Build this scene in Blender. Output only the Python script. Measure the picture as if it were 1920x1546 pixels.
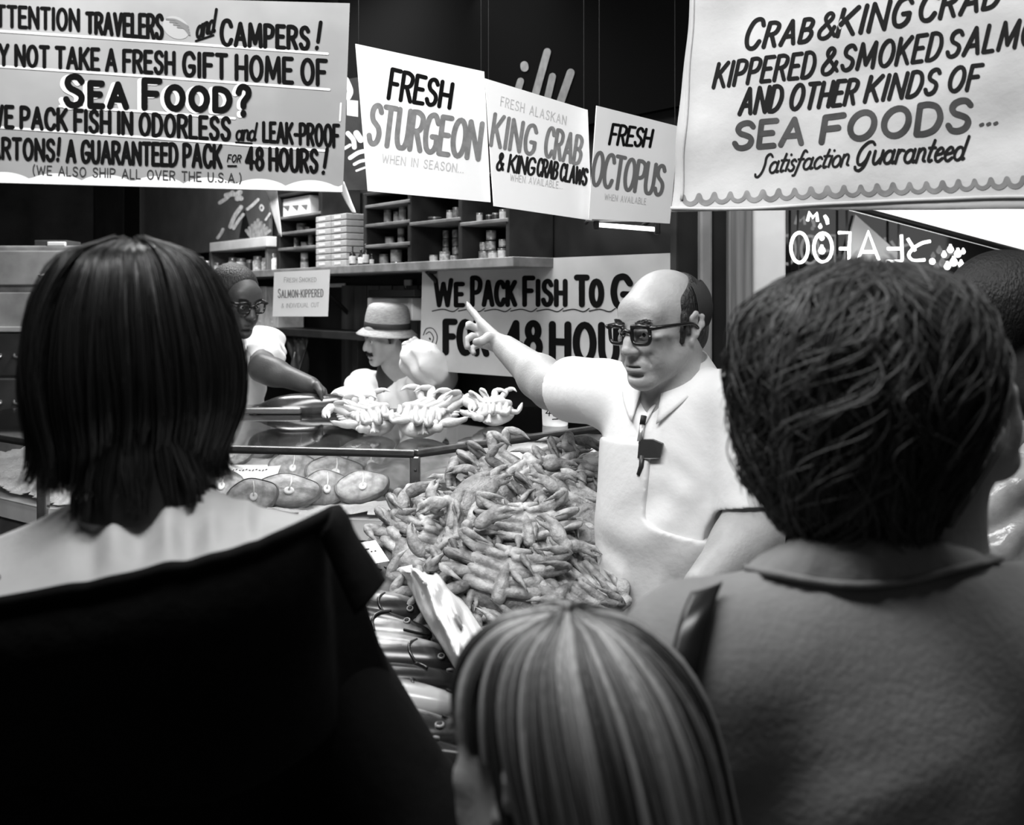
import bpy, bmesh, math, random
import numpy as np
from mathutils import Vector, Matrix, Euler, noise
random.seed(7); RNG = np.random.default_rng(7)
PI = math.pi
SC = bpy.context.scene
for o in list(bpy.data.objects): bpy.data.objects.remove(o)
COL = SC.collection

# ------------------------------------------------------------------ camera
F, CX, HY, CZ = 1900.0, 960.0, 560.0, 1.55        # focal length in px, horizon row, eye height
cam = bpy.data.cameras.new('camera'); camo = bpy.data.objects.new('camera', cam); COL.objects.link(camo)
cam.sensor_width = 36; cam.lens = 36 * F / 1920
cam.shift_y = -(773 - HY) / 1920
cam.clip_start = .05
camo.location = (0, 0, CZ); camo.rotation_euler = (PI/2, 0, 0)
cam.dof.use_dof = True; cam.dof.focus_distance = 2.35; cam.dof.aperture_fstop = 5.0
SC.camera = camo
# ------------------------------------------------------------------ world, lamps, exposure
w = bpy.data.worlds.new('world'); SC.world = w; w.use_nodes = True
w.node_tree.nodes['Background'].inputs[0].default_value = (.5, .5, .5, 1)
w.node_tree.nodes['Background'].inputs[1].default_value = .05
SC.view_settings.view_transform = 'Standard'; SC.view_settings.look = 'None'
SC.view_settings.exposure = 0.65; SC.view_settings.gamma = 1; SC.view_settings.use_curve_mapping = False
def lamp(name, loc, aim, sx, sy, power, spread=180):
    l = bpy.data.lights.new(name, 'AREA'); l.shape = 'RECTANGLE'; l.size = sx; l.size_y = sy; l.energy = power
    l.spread = math.radians(spread)
    o = bpy.data.objects.new(name, l); COL.objects.link(o); o.location = loc
    o.rotation_euler = (Vector(aim) - Vector(loc)).to_track_quat('-Z', 'Y').to_euler()
    return o
lamp('aisle_lamp', (-.5, .75, 3.0), (-.1, 2.6, 1.5), 1.6, .5, 27, 150)
lamp('aisle_lamp', (1.3, 1.3, 3.0), (.9, 2.2, 1.0), 1.0, .5, 7, 160)
lamp('stall_lamp', (-.35, 2.8, 2.75), (-.2, 2.75, 1.0), 2.2, .4, 18, 115)
lamp('stall_lamp', (-1.2, 4.3, 2.9), (-1.0, 4.6, 1.6), 1.4, .5, 42, 170)
lamp('street_daylight', (4.3, 4.0, 2.3), (1.5, 2.8, 1.3), 1.6, 1.6, 14, 170)

lamp('case_fill_light', (-.72, 2.64, 1.155), (-.72, 2.95, .98), .8, .03, .75, 170)  # two area lights added inside the case to brighten ice and steaks
lamp('case_fill_light', (.0, 2.86, 1.155), (-.12, 3.1, 1.0), .5, .03, .45, 170)

# ------------------------------------------------------------------ pixel <-> place
def P(px, py, d): return Vector(((px - CX) / F * d, d, CZ - (py - HY) / F * d))
def ray(px, py): return Vector(((px - CX) / F, 1.0, -(py - HY) / F))
def hit(px, py, o, n):
    r = ray(px, py); c = Vector((0, 0, CZ))
    return c + r * ((o - c).dot(n) / r.dot(n))

# ------------------------------------------------------------------ materials
MATS = {}
def mat(name, v, rough=.6, spec=.3, noise_amt=0.0, scale=20, bump=0.0, bscale=80, metal=0, v2=None, stretch=None, coat=0, sheen=0, trans=0, obj_rand=0, island=0):
    if name in MATS: return MATS[name]
    m = bpy.data.materials.new(name); m.use_nodes = True; nt = m.node_tree; b = nt.nodes['Principled BSDF']
    g = v if v2 is None else v2
    b.inputs['Base Color'].default_value = (v, v, v, 1); b.inputs['Roughness'].default_value = rough
    b.inputs['Specular IOR Level'].default_value = spec; b.inputs['Metallic'].default_value = metal
    b.inputs['Coat Weight'].default_value = coat
    b.inputs['Sheen Weight'].default_value = sheen
    if trans: b.inputs['Subsurface Weight'].default_value = trans; b.inputs['Subsurface Radius'].default_value = (.01, .01, .01)
    tc = nt.nodes.new('ShaderNodeTexCoord'); mp = nt.nodes.new('ShaderNodeMapping')
    nt.links.new(tc.outputs['Object'], mp.inputs[0])
    if stretch: mp.inputs['Scale'].default_value = stretch
    last = None
    if noise_amt or v2 is not None:
        nz = nt.nodes.new('ShaderNodeTexNoise'); nz.inputs['Scale'].default_value = scale; nz.inputs['Detail'].default_value = 6
        nt.links.new(mp.outputs[0], nz.inputs['Vector'])
        cr = nt.nodes.new('ShaderNodeValToRGB')
        lo = v * (1 - noise_amt); hi = v * (1 + noise_amt) if v2 is None else v2
        cr.color_ramp.elements[0].color = (lo, lo, lo, 1); cr.color_ramp.elements[1].color = (hi, hi, hi, 1)
        cr.color_ramp.elements[0].position = .35; cr.color_ramp.elements[1].position = .65
        nt.links.new(nz.outputs['Fac'], cr.inputs[0]); last = cr.outputs[0]
        nt.links.new(last, b.inputs['Base Color'])
    if island or obj_rand:
        src = nt.nodes.new('ShaderNodeNewGeometry').outputs['Random Per Island'] if island else nt.nodes.new('ShaderNodeObjectInfo').outputs['Random']
        amt = island or obj_rand
        mr = nt.nodes.new('ShaderNodeMapRange'); mr.inputs[3].default_value = 1 - amt; mr.inputs[4].default_value = 1 + amt
        nt.links.new(src, mr.inputs[0])
        mx = nt.nodes.new('ShaderNodeMix'); mx.data_type = 'RGBA'; mx.blend_type = 'MULTIPLY'; mx.inputs[0].default_value = 1
        if last: nt.links.new(last, mx.inputs[6])
        else: mx.inputs[6].default_value = (v, v, v, 1)
        nt.links.new(mr.outputs[0], mx.inputs[7]); nt.links.new(mx.outputs[2], b.inputs['Base Color'])
    if bump:
        nb = nt.nodes.new('ShaderNodeTexNoise'); nb.inputs['Scale'].default_value = bscale; nb.inputs['Detail'].default_value = 5
        nt.links.new(mp.outputs[0], nb.inputs['Vector'])
        bp = nt.nodes.new('ShaderNodeBump'); bp.inputs['Strength'].default_value = bump; bp.inputs['Distance'].default_value = .01
        nt.links.new(nb.outputs['Fac'], bp.inputs['Height']); nt.links.new(bp.outputs[0], b.inputs['Normal'])
    MATS[name] = m
    return m
def emit(name, v, s):
    if name in MATS: return MATS[name]
    m = bpy.data.materials.new(name); m.use_nodes = True; b = m.node_tree.nodes['Principled BSDF']
    b.inputs['Base Color'].default_value = (v, v, v, 1)
    b.inputs['Emission Color'].default_value = (v, v, v, 1); b.inputs['Emission Strength'].default_value = s
    MATS[name] = m; return m
def glass(name, tint=.95, rough=.02, refl=1.0):
    if name in MATS: return MATS[name]
    m = bpy.data.materials.new(name); m.use_nodes = True; nt = m.node_tree; nt.nodes.clear()
    out = nt.nodes.new('ShaderNodeOutputMaterial'); mix = nt.nodes.new('ShaderNodeMixShader')
    tr = nt.nodes.new('ShaderNodeBsdfTransparent'); tr.inputs[0].default_value = (tint, tint, tint, 1)
    gl = nt.nodes.new('ShaderNodeBsdfGlossy'); gl.inputs['Roughness'].default_value = rough
    lw = nt.nodes.new('ShaderNodeLayerWeight'); fr = nt.nodes.new('ShaderNodeMath'); fr.operation = 'POWER'; fr.inputs[1].default_value = 4.5; nt.links.new(lw.outputs['Facing'], fr.inputs[0])
    mu = nt.nodes.new('ShaderNodeMath'); mu.operation = 'MULTIPLY_ADD'; mu.inputs[1].default_value = .8*refl; mu.inputs[2].default_value = .035*refl
    nt.links.new(fr.outputs[0], mu.inputs[0]); nt.links.new(mu.outputs[0], mix.inputs[0])
    nt.links.new(tr.outputs[0], mix.inputs[1]); nt.links.new(gl.outputs[0], mix.inputs[2]); nt.links.new(mix.outputs[0], out.inputs[0])
    MATS[name] = m; return m

# ------------------------------------------------------------------ objects
def thing(name, label, cat, loc=(0, 0, 0), group=None):
    o = bpy.data.objects.new(name, None); COL.objects.link(o); o.location = loc; o.empty_display_size = .05
    tag(o, label, cat, group); return o
def tag(o, label, cat, group=None, kind=None):
    o['label'] = label; o['category'] = cat
    if group: o['group'] = group
    if kind: o['kind'] = kind
    return o
def origin(p):
    v = Vector((0, 0, 0))
    while p is not None: v += Vector(p.location); p = p.parent
    return v
def link(name, verts, faces, m, parent=None, smooth=True, loc=None, mats=None, fmat=None):
    """one mesh object; verts in world coordinates; origin at loc or the parent's origin"""
    verts = np.asarray(verts, dtype=np.float64).reshape(-1, 3)
    og = origin(parent) if parent is not None else Vector(loc if loc is not None else (0, 0, 0))
    me = bpy.data.meshes.new(name); me.from_pydata((verts - np.array(og)).tolist(), [], [tuple(int(i) for i in f) for f in faces])
    me.validate()
    for mm in ([m] if mats is None else mats): me.materials.append(mm)
    if fmat is not None: me.polygons.foreach_set('material_index', fmat)
    if smooth: me.polygons.foreach_set('use_smooth', [True] * len(me.polygons))
    me.update()
    o = bpy.data.objects.new(name, me); COL.objects.link(o)
    if parent is not None: o.parent = parent
    else: o.location = og
    return o
def copy_tree(o, parent=None):
    c = o.copy(); COL.objects.link(c)
    if parent is not None: c.parent = parent
    for ch in o.children: copy_tree(ch, c)
    return c

class MB:
    """collects shapes into one mesh"""
    def __init__(s): s.v = []; s.f = []; s.m = []; s.n = 0; s.mi = 0
    def add(s, v, f, M=None):
        v = np.asarray(v, float).reshape(-1, 3)
        if M is not None:
            M = np.array(M); v = v @ M[:3, :3].T + M[:3, 3]
        s.v.append(v); n = s.n
        for q in f: s.f.append([int(i) + n for i in q]); s.m.append(s.mi)
        s.n += len(v); return s
    def box(s, c, d, M=None, bev=0.0):
        """centre, full size, bevelled along every edge"""
        hx, hy, hz = [a / 2 for a in d]; b = min(bev, hx * .9, hy * .9, hz * .9)
        if b <= 0:
            v = [(x, y, z) for x in (-hx, hx) for y in (-hy, hy) for z in (-hz, hz)]
            f = [(0, 1, 3, 2), (4, 6, 7, 5), (0, 4, 5, 1), (2, 3, 7, 6), (0, 2, 6, 4), (1, 5, 7, 3)]
        else:
            bm = bmesh.new(); bmesh.ops.create_cube(bm, size=1)
            bmesh.ops.scale(bm, vec=d, verts=bm.verts)
            bmesh.ops.bevel(bm, geom=bm.edges[:], offset=b, segments=2, affect='EDGES', profile=.5)
            bm.verts.index_update(); v = [tuple(q.co) for q in bm.verts]; f = [[q.index for q in p.verts] for p in bm.faces]; bm.free()
        v = np.asarray(v) + np.array(c)
        return s.add(v, f, M)
    def tube(s, pts, rad, n=8, cap=True, flat=1.0, up=None):
        """swept round section through pts with radius per point"""
        pts = np.asarray([tuple(p) for p in pts], float); m = len(pts)
        rad = np.full(m, rad) if np.isscalar(rad) else np.asarray(rad, float)
        t = np.gradient(pts, axis=0); t /= np.linalg.norm(t, axis=1)[:, None] + 1e-12
        u = np.array(up if up is not None else (0, 0, 1.0))
        if up is None and abs(t[0] @ u) > .9: u = np.array((1.0, 0, 0))
        v = []; 
        for i in range(m):
            a = np.cross(t[i], u); la = np.linalg.norm(a)
            if la < 1e-4: a = pa
            else: a /= la
            pa = a; b = np.cross(a, t[i])
            if up is None: u = b
            for k in range(n):
                ph = 2 * PI * k / n
                v.append(pts[i] + rad[i] * (math.cos(ph) * a + math.sin(ph) * b * flat))
        f = [(i * n + k, (i + 1) * n + k, (i + 1) * n + (k + 1) % n, i * n + (k + 1) % n) for i in range(m - 1) for k in range(n)]
        if cap: f += [tuple(range(n)), tuple(range(m * n - 1, (m - 1) * n - 1, -1))]
        return s.add(v, f)
    def lathe(s, prof, n=16, c=(0, 0, 0), M=None):
        v = []; m = len(prof)
        for r, z in prof:
            for k in range(n):
                a = 2 * PI * k / n; v.append((c[0] + max(r, 1e-5) * math.cos(a), c[1] + max(r, 1e-5) * math.sin(a), c[2] + z))
        f = [(i * n + k, i * n + (k + 1) % n, (i + 1) * n + (k + 1) % n, (i + 1) * n + k) for i in range(m - 1) for k in range(n)]
        f += [tuple(range(n - 1, -1, -1)), tuple(range((m - 1) * n, m * n))]
        return s.add(v, f, M)
    def grid(s, fn, nu, nv, M=None):
        v = [tuple(fn(i / nu, j / nv)) for i in range(nu + 1) for j in range(nv + 1)]
        f = [(i * (nv + 1) + j, (i + 1) * (nv + 1) + j, (i + 1) * (nv + 1) + j + 1, i * (nv + 1) + j + 1) for i in range(nu) for j in range(nv)]
        return s.add(v, f, M)
    def sheet(s, fn, nu, nv, t):
        """grid with thickness t along its normals, closed rim"""
        g = np.array([[tuple(fn(i / nu, j / nv)) for j in range(nv + 1)] for i in range(nu + 1)], float)
        du = np.gradient(g, axis=0); dv = np.gradient(g, axis=1); nn = np.cross(du, dv); nn /= np.linalg.norm(nn, axis=2)[..., None] + 1e-12
        a = g.reshape(-1, 3); b = (g - nn * t).reshape(-1, 3); N = len(a); W = nv + 1
        f = []
        for i in range(nu):
            for j in range(nv):
                q = (i * W + j, (i + 1) * W + j, (i + 1) * W + j + 1, i * W + j + 1)
                f.append(q); f.append(tuple(N + k for k in reversed(q)))
        rim = [(i * W) for i in range(nu + 1)] + [nu * W + j for j in range(1, W)] + [i * W + nv for i in range(nu - 1, -1, -1)] + [j for j in range(nv - 1, 0, -1)]
        for k in range(len(rim)):
            p, q = rim[k], rim[(k + 1) % len(rim)]; f.append((q, p, N + p, N + q))
        return s.add(np.vstack([a, b]), f)
    def strands(s, pl, rad, n=3):
        """many thin tubes at once: pl (N,P,3), rad (P,) or (N,P)"""
        N, Pn, _ = pl.shape; t = np.gradient(pl, axis=1); t /= np.linalg.norm(t, axis=2)[..., None] + 1e-12
        ref = np.zeros_like(t); ref[..., 0] = .31; ref[..., 1] = -.9; ref[..., 2] = .3
        a = np.cross(t, ref); a /= np.linalg.norm(a, axis=2)[..., None] + 1e-9; b = np.cross(a, t)
        r = np.broadcast_to(rad, (N, Pn))[..., None]
        ring = np.stack([pl + r * (math.cos(2 * PI * k / n) * a + math.sin(2 * PI * k / n) * b) for k in range(n)], axis=2)
        v = ring.reshape(-1, 3); base = (np.arange(N) * Pn * n)[:, None, None] + (np.arange(Pn - 1) * n)[None, :, None] + np.arange(n)[None, None, :]
        nx = base - np.arange(n) + (np.arange(n) + 1) % n
        f = np.stack([base, base + n, nx + n, nx], axis=-1).reshape(-1, 4)
        s.v.append(v); s.f.extend((f + s.n).tolist()); s.m.extend([s.mi] * len(f)); s.n += len(v); return s
    def build(s, name, m, parent=None, smooth=True, loc=None, mats=None):
        return link(name, np.vstack(s.v), s.f, m, parent, smooth, loc, mats, s.m if mats else None)

# ------------------------------------------------------------------ sculpting by distance field
class SDF:
    def __init__(s, lo, hi, h):
        s.lo = np.array(lo, float); s.h = h; s.n = np.ceil((np.array(hi) - s.lo) / h).astype(int) + 1
        s.f = np.full(s.n, .08, np.float32); s.M = np.eye(4); s.I = np.eye(4); s.sc = 1.0
    def set(s, M=None):
        s.M = np.eye(4) if M is None else np.array(M); s.I = np.linalg.inv(s.M); s.sc = abs(np.linalg.det(s.M[:3, :3])) ** (1/3); return s
    def blk(s, pts, r):
        pts = np.asarray(pts, float) @ s.M[:3, :3].T + s.M[:3, 3]
        a = np.clip(np.floor((pts.min(0) - r - s.lo) / s.h).astype(int), 0, s.n); b = np.clip(np.ceil((pts.max(0) + r - s.lo) / s.h).astype(int) + 1, 0, s.n)
        if (b <= a).any(): return None
        X, Y, Z = np.meshgrid(*[(s.lo[i] + s.h * np.arange(a[i], b[i])).astype(np.float32) for i in range(3)], indexing='ij', sparse=True)
        I = s.I; L = [X * I[i, 0] + Y * I[i, 1] + Z * I[i, 2] + I[i, 3] for i in range(3)]
        return tuple(slice(a[i], b[i]) for i in range(3)), L
    def comb(s, sl, d, k, op):
        f = s.f[sl]; d = d * s.sc; k = max(k, 1e-4)
        if op == '+': h = np.maximum(k - np.abs(f - d), 0) / k; s.f[sl] = np.minimum(f, d) - h * h * k * .25
        else: d = -d; h = np.maximum(k - np.abs(f - d), 0) / k; s.f[sl] = np.maximum(f, d) + h * h * k * .25
    def ell(s, c, r, k=.01, op='+', rot=None):
        if np.isscalar(r): r = (r, r, r)
        c = np.array(c, float); R = np.array(Euler(rot).to_matrix()) if rot is not None else np.eye(3)
        m = max(r); q = s.blk(c + np.array([[x, y, z] for x in (-m, m) for y in (-m, m) for z in (-m, m)]), .025 + k)
        if q is None: return s
        sl, L = q; D = [L[i] - c[i] for i in range(3)]; Q = [R[0, i] * D[0] + R[1, i] * D[1] + R[2, i] * D[2] for i in range(3)]
        k0 = np.sqrt(sum((Q[i] / r[i]) ** 2 for i in range(3))); k1 = np.sqrt(sum((Q[i] / r[i] ** 2) ** 2 for i in range(3))) + 1e-9
        s.comb(sl, k0 * (k0 - 1) / k1, k, op); return s
    def cap(s, a, b, ra, rb=None, k=.01, op='+'):
        rb = ra if rb is None else rb; a = np.array(a, float); b = np.array(b, float); m = max(ra, rb)
        q = s.blk(np.array([a - m, a + m, b - m, b + m]), .025 + k)
        if q is None: return s
        sl, L = q; ba = b - a; D = [L[i] - a[i] for i in range(3)]
        t = np.clip(sum(D[i] * ba[i] for i in range(3)) / (ba @ ba + 1e-12), 0, 1)
        d = np.sqrt(sum((D[i] - t * ba[i]) ** 2 for i in range(3))) - (ra + (rb - ra) * t)
        s.comb(sl, d, k, op); return s
    def chain(s, pts, k=.01, op='+'):
        for (a, ra), (b, rb) in zip(pts[:-1], pts[1:]): s.cap(a, b, ra, rb, k, op)
        return s
    def coords(s): return np.meshgrid(*[(s.lo[i] + s.h * np.arange(s.n[i])).astype(np.float32) for i in range(3)], indexing='ij', sparse=True)
    def dup(s):
        c = SDF.__new__(SDF); c.__dict__.update(s.__dict__); c.f = s.f.copy(); return c
    def mesh(s):
        f = s.f.copy()
        for ax in range(3):
            f = np.moveaxis(f, ax, 0); f[0] = np.maximum(f[0], .01); f[-1] = np.maximum(f[-1], .01); f = np.moveaxis(f, 0, ax)
        ins = f < 0; n = np.array(f.shape)
        c = [ins[i:n[0]-1+i, j:n[1]-1+j, k:n[2]-1+k] for i in (0, 1) for j in (0, 1) for k in (0, 1)]
        cnt = sum(x.astype(np.int8) for x in c); act = (cnt > 0) & (cnt < 8); idx = np.argwhere(act)
        vid = np.full(act.shape, -1, np.int64); vid[tuple(idx.T)] = np.arange(len(idx))
        offs = [(i, j, k) for i in (0, 1) for j in (0, 1) for k in (0, 1)]
        val = {o: f[idx[:, 0] + o[0], idx[:, 1] + o[1], idx[:, 2] + o[2]] for o in offs}
        acc = np.zeros((len(idx), 3)); num = np.zeros(len(idx))
        for o in offs:
            for ax in range(3):
                if o[ax] == 0:
                    o2 = list(o); o2[ax] = 1; o2 = tuple(o2); a, b = val[o], val[o2]; m = (a < 0) != (b < 0)
                    t = np.where(m, a / np.where(m, a - b, 1), 0); p = np.repeat(np.array([o], float), len(idx), 0); p[:, ax] = t
                    acc += p * m[:, None]; num += m
        V = s.lo + s.h * (idx + acc / num[:, None])
        Fs = []
        for ax in range(3):
            u, v = (ax + 1) % 3, (ax + 2) % 3
            sa = [slice(None)] * 3; sb = [slice(None)] * 3; sa[ax] = slice(0, -1); sb[ax] = slice(1, None)
            A = ins[tuple(sa)]; B = ins[tuple(sb)]; e = np.argwhere(A != B)
            e = e[(e[:, u] > 0) & (e[:, v] > 0) & (e[:, u] < n[u] - 1) & (e[:, v] < n[v] - 1)]
            fl = A[tuple(e.T)]
            def g(du, dv):
                q = e.copy(); q[:, u] -= du; q[:, v] -= dv; return vid[tuple(q.T)]
            Q = np.stack([g(1, 1), g(0, 1), g(0, 0), g(1, 0)], 1); Q[~fl] = Q[~fl][:, ::-1]; Fs.append(Q)
        Fs = np.vstack(Fs); Fs = Fs[(Fs >= 0).all(1)]
        return V, Fs
    def build(s, name, m, parent=None, disp=None, relax=1):
        V, Fc = s.mesh()
        for _ in range(relax):
            S = np.zeros_like(V); C = np.zeros(len(V))
            for i in range(4):
                for j in (i - 1, (i + 1) % 4): np.add.at(S, Fc[:, i], V[Fc[:, j]]); np.add.at(C, Fc[:, i], 1)
            V = V * .5 + .5 * S / np.maximum(C, 1)[:, None]
        if disp is not None: V = disp(V)
        return link(name, V, Fc, m, parent)

def catmull(p, n=6, closed=False):
    p = np.asarray(p, float)
    if len(p) < 3: return p
    q = np.vstack([p[-1], p, p[0], p[1]]) if closed else np.vstack([2*p[0]-p[1], p, 2*p[-1]-p[-2]])
    out = []
    for i in range(1, len(q) - 2):
        for t in np.linspace(0, 1, n, endpoint=False):
            out.append(.5*((2*q[i]) + (-q[i-1]+q[i+1])*t + (2*q[i-1]-5*q[i]+4*q[i+1]-q[i+2])*t*t + (-q[i-1]+3*q[i]-3*q[i+1]+q[i+2])*t**3))
    if not closed: out.append(q[-2])
    return np.array(out)
# ------------------------------------------------------------------ brush lettering
GL = {}
def gdef(txt):
    for ln in txt.strip().split('\n'):
        ch, wd, st = ln.split('|', 2); GL[ch] = (float(wd), [x.strip() for x in st.split(';')])
gdef('''A|.7|0,0 .35,1;.35,1 .7,0;.13,.33 .57,.33
B|.58|0,0 0,1;~0,1 .3,1 .5,.9 .52,.75 .42,.58 .2,.54 0,.54;~0,.54 .3,.54 .55,.42 .58,.25 .45,.06 .25,0 0,0
C|.64|~.64,.78 .52,.96 .33,1 .14,.9 .02,.62 .02,.35 .14,.1 .33,0 .52,.04 .65,.22
D|.62|0,0 0,1;~0,1 .25,1 .5,.86 .62,.5 .5,.14 .25,0 0,0
E|.5|0,0 0,1;0,1 .5,1;0,.52 .42,.52;0,0 .52,0
F|.5|0,0 0,1;0,1 .52,1;0,.52 .42,.52
G|.68|~.66,.8 .5,.98 .32,1 .12,.88 .02,.5 .12,.12 .34,0 .55,.06 .66,.2;.66,.2 .66,.42;.4,.42 .66,.42
H|.62|0,0 0,1;.62,0 .62,1;0,.5 .62,.5
I|.06|.03,0 .03,1
J|.42|~.4,1 .4,.3 .34,.06 .18,0 .02,.12
K|.62|0,0 0,1;.6,1 .03,.42;.18,.58 .62,0
L|.46|0,0 0,1;0,0 .46,0
M|.82|0,0 .06,1;.06,1 .41,.15;.41,.15 .76,1;.76,1 .82,0
N|.64|0,0 0,1;0,1 .64,0;.64,0 .64,1
O|.7|o .35,.5,.34,.5
P|.56|0,0 0,1;~0,1 .3,1 .53,.9 .56,.72 .48,.54 .28,.46 0,.46
Q|.7|o .35,.5,.34,.5;.4,.25 .7,-.06
R|.58|0,0 0,1;~0,1 .3,1 .53,.9 .56,.74 .48,.58 .28,.5 0,.5;.26,.5 .58,0
S|.56|~.54,.84 .43,.97 .27,1 .1,.92 .05,.75 .14,.6 .3,.52 .47,.42 .54,.27 .47,.08 .28,0 .1,.05 .0,.2
T|.6|0,1 .6,1;.3,1 .3,0
U|.6|~0,1 0,.6 .02,.25 .13,.04 .3,0 .47,.04 .58,.25 .6,.6 .6,1
V|.66|0,1 .33,0;.33,0 .66,1
W|.96|0,1 .22,0;.22,0 .48,.85;.48,.85 .74,0;.74,0 .96,1
X|.62|0,0 .62,1;0,1 .62,0
Y|.62|0,1 .31,.48;.62,1 .31,.48;.31,.48 .31,0
Z|.58|0,1 .58,1;.58,1 0,0;0,0 .58,0
4|.6|.42,0 .42,1;.42,1 0,.32;0,.32 .6,.32
8|.56|o .28,.76,.22,.24;o .28,.26,.28,.27
!|.2|.18,1.08 .08,.3;.03,.03 .04,.06
?|.48|~.02,.78 .12,.96 .28,1 .45,.9 .46,.72 .34,.56 .25,.44 .24,.3;.24,.02 .24,.05
&|.66|~.66,.05 .48,.3 .2,.72 .2,.92 .32,1 .44,.9 .42,.74 .2,.5 .05,.3 .08,.08 .26,0 .46,.1 .6,.4
.|.08|.03,.02 .04,.04
,|.08|.04,.04 0,-.1
-|.3|.02,.45 .28,.45
_|.16|.06,.5 .1,.5
(|.2|~.18,1.1 .05,.8 .02,.5 .05,.2 .18,-.1
)|.2|~.02,1.1 .15,.8 .18,.5 .15,.2 .02,-.1
a|.56|o .24,.28,.22,.28;~.47,.58 .45,.2 .5,.02 .6,.06
c|.42|~.4,.48 .28,.58 .12,.5 .03,.28 .12,.05 .27,0 .44,.12
d|.54|o .24,.28,.22,.28;~.56,1 .48,.3 .49,.03 .58,.06
e|.42|~.04,.28 .36,.34 .38,.5 .24,.58 .08,.45 .03,.25 .12,.04 .27,0 .44,.12
f|.36|~.44,.92 .32,1 .22,.85 .14,.3 .06,-.2 -.06,-.26;.04,.56 .36,.56
i|.14|.1,.58 .05,.04;.14,.84 .15,.86
l|.16|.14,1 .06,.02
n|.44|.04,.58 .02,0;~.03,.4 .14,.56 .28,.58 .36,.45 .36,.1 .46,.04
o|.48|o .24,.28,.22,.28
r|.32|.04,.58 .02,0;~.03,.38 .14,.56 .32,.54
s|.34|~.34,.48 .22,.58 .08,.48 .14,.34 .3,.2 .26,.04 .1,0 0,.08
t|.3|~.22,.92 .1,.25 .14,.02 .28,.06;0,.6 .34,.6
u|.46|~.02,.58 .02,.2 .1,.02 .24,.04 .4,.25;.44,.58 .42,.03
y|.44|.02,.58 .2,.05;.44,.58 .1,-.35
$|.62|~.7,.86 .56,1 .4,.96 .32,.8 .34,.5 .28,.1 .12,-.14 -.04,-.12 -.1,0
#|.8|~.8,.88 .66,1 .42,.98 .14,.72 .04,.36 .14,.06 .34,.02 .52,.2 .62,.52;~.64,.56 .52,.0 .3,-.24 .08,-.2 .02,-.08''')
def glyph_strokes(ch):
    wd, st = GL[ch]; out = []
    for q in st:
        if q.startswith('o '):
            cx, cy, rx, ry = [float(a) for a in q[2:].split(',')]
            a = np.linspace(PI/2, PI/2 + 2*PI, 25); out.append(np.stack([cx + rx*np.cos(a), cy + ry*np.sin(a)], 1))
        else:
            sm = q.startswith('~'); p = np.array([[float(c) for c in a.split(',')] for a in q.lstrip('~').split()])
            out.append(catmull(p, 5) if sm else p)
    return wd, out
def text_strokes(text, sp=.2, space=.36, small=None):
    """list of polylines in em units, total width; small = scale of all but a word's first letter"""
    x = 0; out = []; first = True
    for ch in text:
        if ch == ' ': x += space; first = True; continue
        wd, st = glyph_strokes(ch); k = 1 if (small is None or first) else small
        for q in st: out.append(q * k + np.array([x, 0]))
        x += wd * k + sp; first = False
    return out, x - sp
def ribbon(p, wd):
    """px polyline -> verts, faces of a round-ended flat band"""
    p = np.asarray(p, float); keep = [0]
    for i in range(1, len(p)):
        if np.linalg.norm(p[i] - p[keep[-1]]) > 1e-3: keep.append(i)
    p = p[keep]
    if len(p) < 2: p = np.vstack([p[0], p[0] + [1e-2, 0]])
    closed = np.linalg.norm(p[0] - p[-1]) < 1e-2 and len(p) > 3
    t = np.gradient(p, axis=0)
    if closed: t[0] = t[-1] = p[1] - p[-2]
    t /= np.linalg.norm(t, axis=1)[:, None] + 1e-12; nrm = np.stack([-t[:, 1], t[:, 0]], 1); h = wd / 2
    v = np.vstack([p + nrm*h, p - nrm*h]); n = len(p)
    f = [(i, i+1, n+i+1, n+i) for i in range(n-1)]
    if not closed:
        for e, sg in ((0, -1), (n-1, 1)):
            a0 = math.atan2(nrm[e, 1], nrm[e, 0]); arc = [p[e] + h*np.array([math.cos(a0 - sg*PI*k/6), math.sin(a0 - sg*PI*k/6)]) for k in range(1, 6)]
            b = len(v); v = np.vstack([v, arc]); loop = [e] + list(range(b, b+5)) + [n+e]; f.append(tuple(loop))
    return v, f
class Paint:
    """flat paint on a sign's face, laid out in the photograph's own rows and columns"""
    def __init__(s, face): s.face = face; s.v = []; s.f = []; s.k = 0
    def rib(s, p, wd, lift=0):
        v, f = ribbon(p, wd); n = len(s.v); s.k += 1
        s.v += [s.face(a[0], a[1], .0011 + lift + 2e-6 * s.k) for a in v]; s.f += [tuple(i + n for i in q) for q in f]
    def poly(s, pts, lift=-.0004):
        n = len(s.v); s.v += [s.face(a[0], a[1], .0011 + lift) for a in pts]; s.f.append(tuple(range(n, n + len(pts))))
    def text(s, t, p0, p1, h0, h1=None, wt=.17, slant=.0, small=None, sp=.29, off=(0, 0), lift=0, space=.36, jit=0):
        h1 = h0 if h1 is None else h1; st, W = text_strokes(t, sp, space, small); hm = (h0 + h1) / 2
        for q in st:
            pts = []
            for x, y in q:
                u = x / W; h = h0 + (h1 - h0) * u
                pts.append((p0[0] + (p1[0]-p0[0])*u + slant*y*h + off[0], p0[1] + (p1[1]-p0[1])*u - y*h + off[1]))
            s.rib(pts, wt * hm * .93, lift)
    def build(s, m, parent, name='lettering'):
        return link(name, [tuple(a) for a in s.v], s.f, m, parent, smooth=False)
def orient(o, toward=None):
    """turn every face so that it looks at the street side"""
    me = o.data; toward = Vector((0, -1, 0)) if toward is None else toward
    bm = bmesh.new(); bm.from_mesh(me); bm.normal_update()
    bmesh.ops.reverse_faces(bm, faces=[f for f in bm.faces if f.normal.dot(toward) < 0]); bm.to_mesh(me); bm.free(); return o
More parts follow.
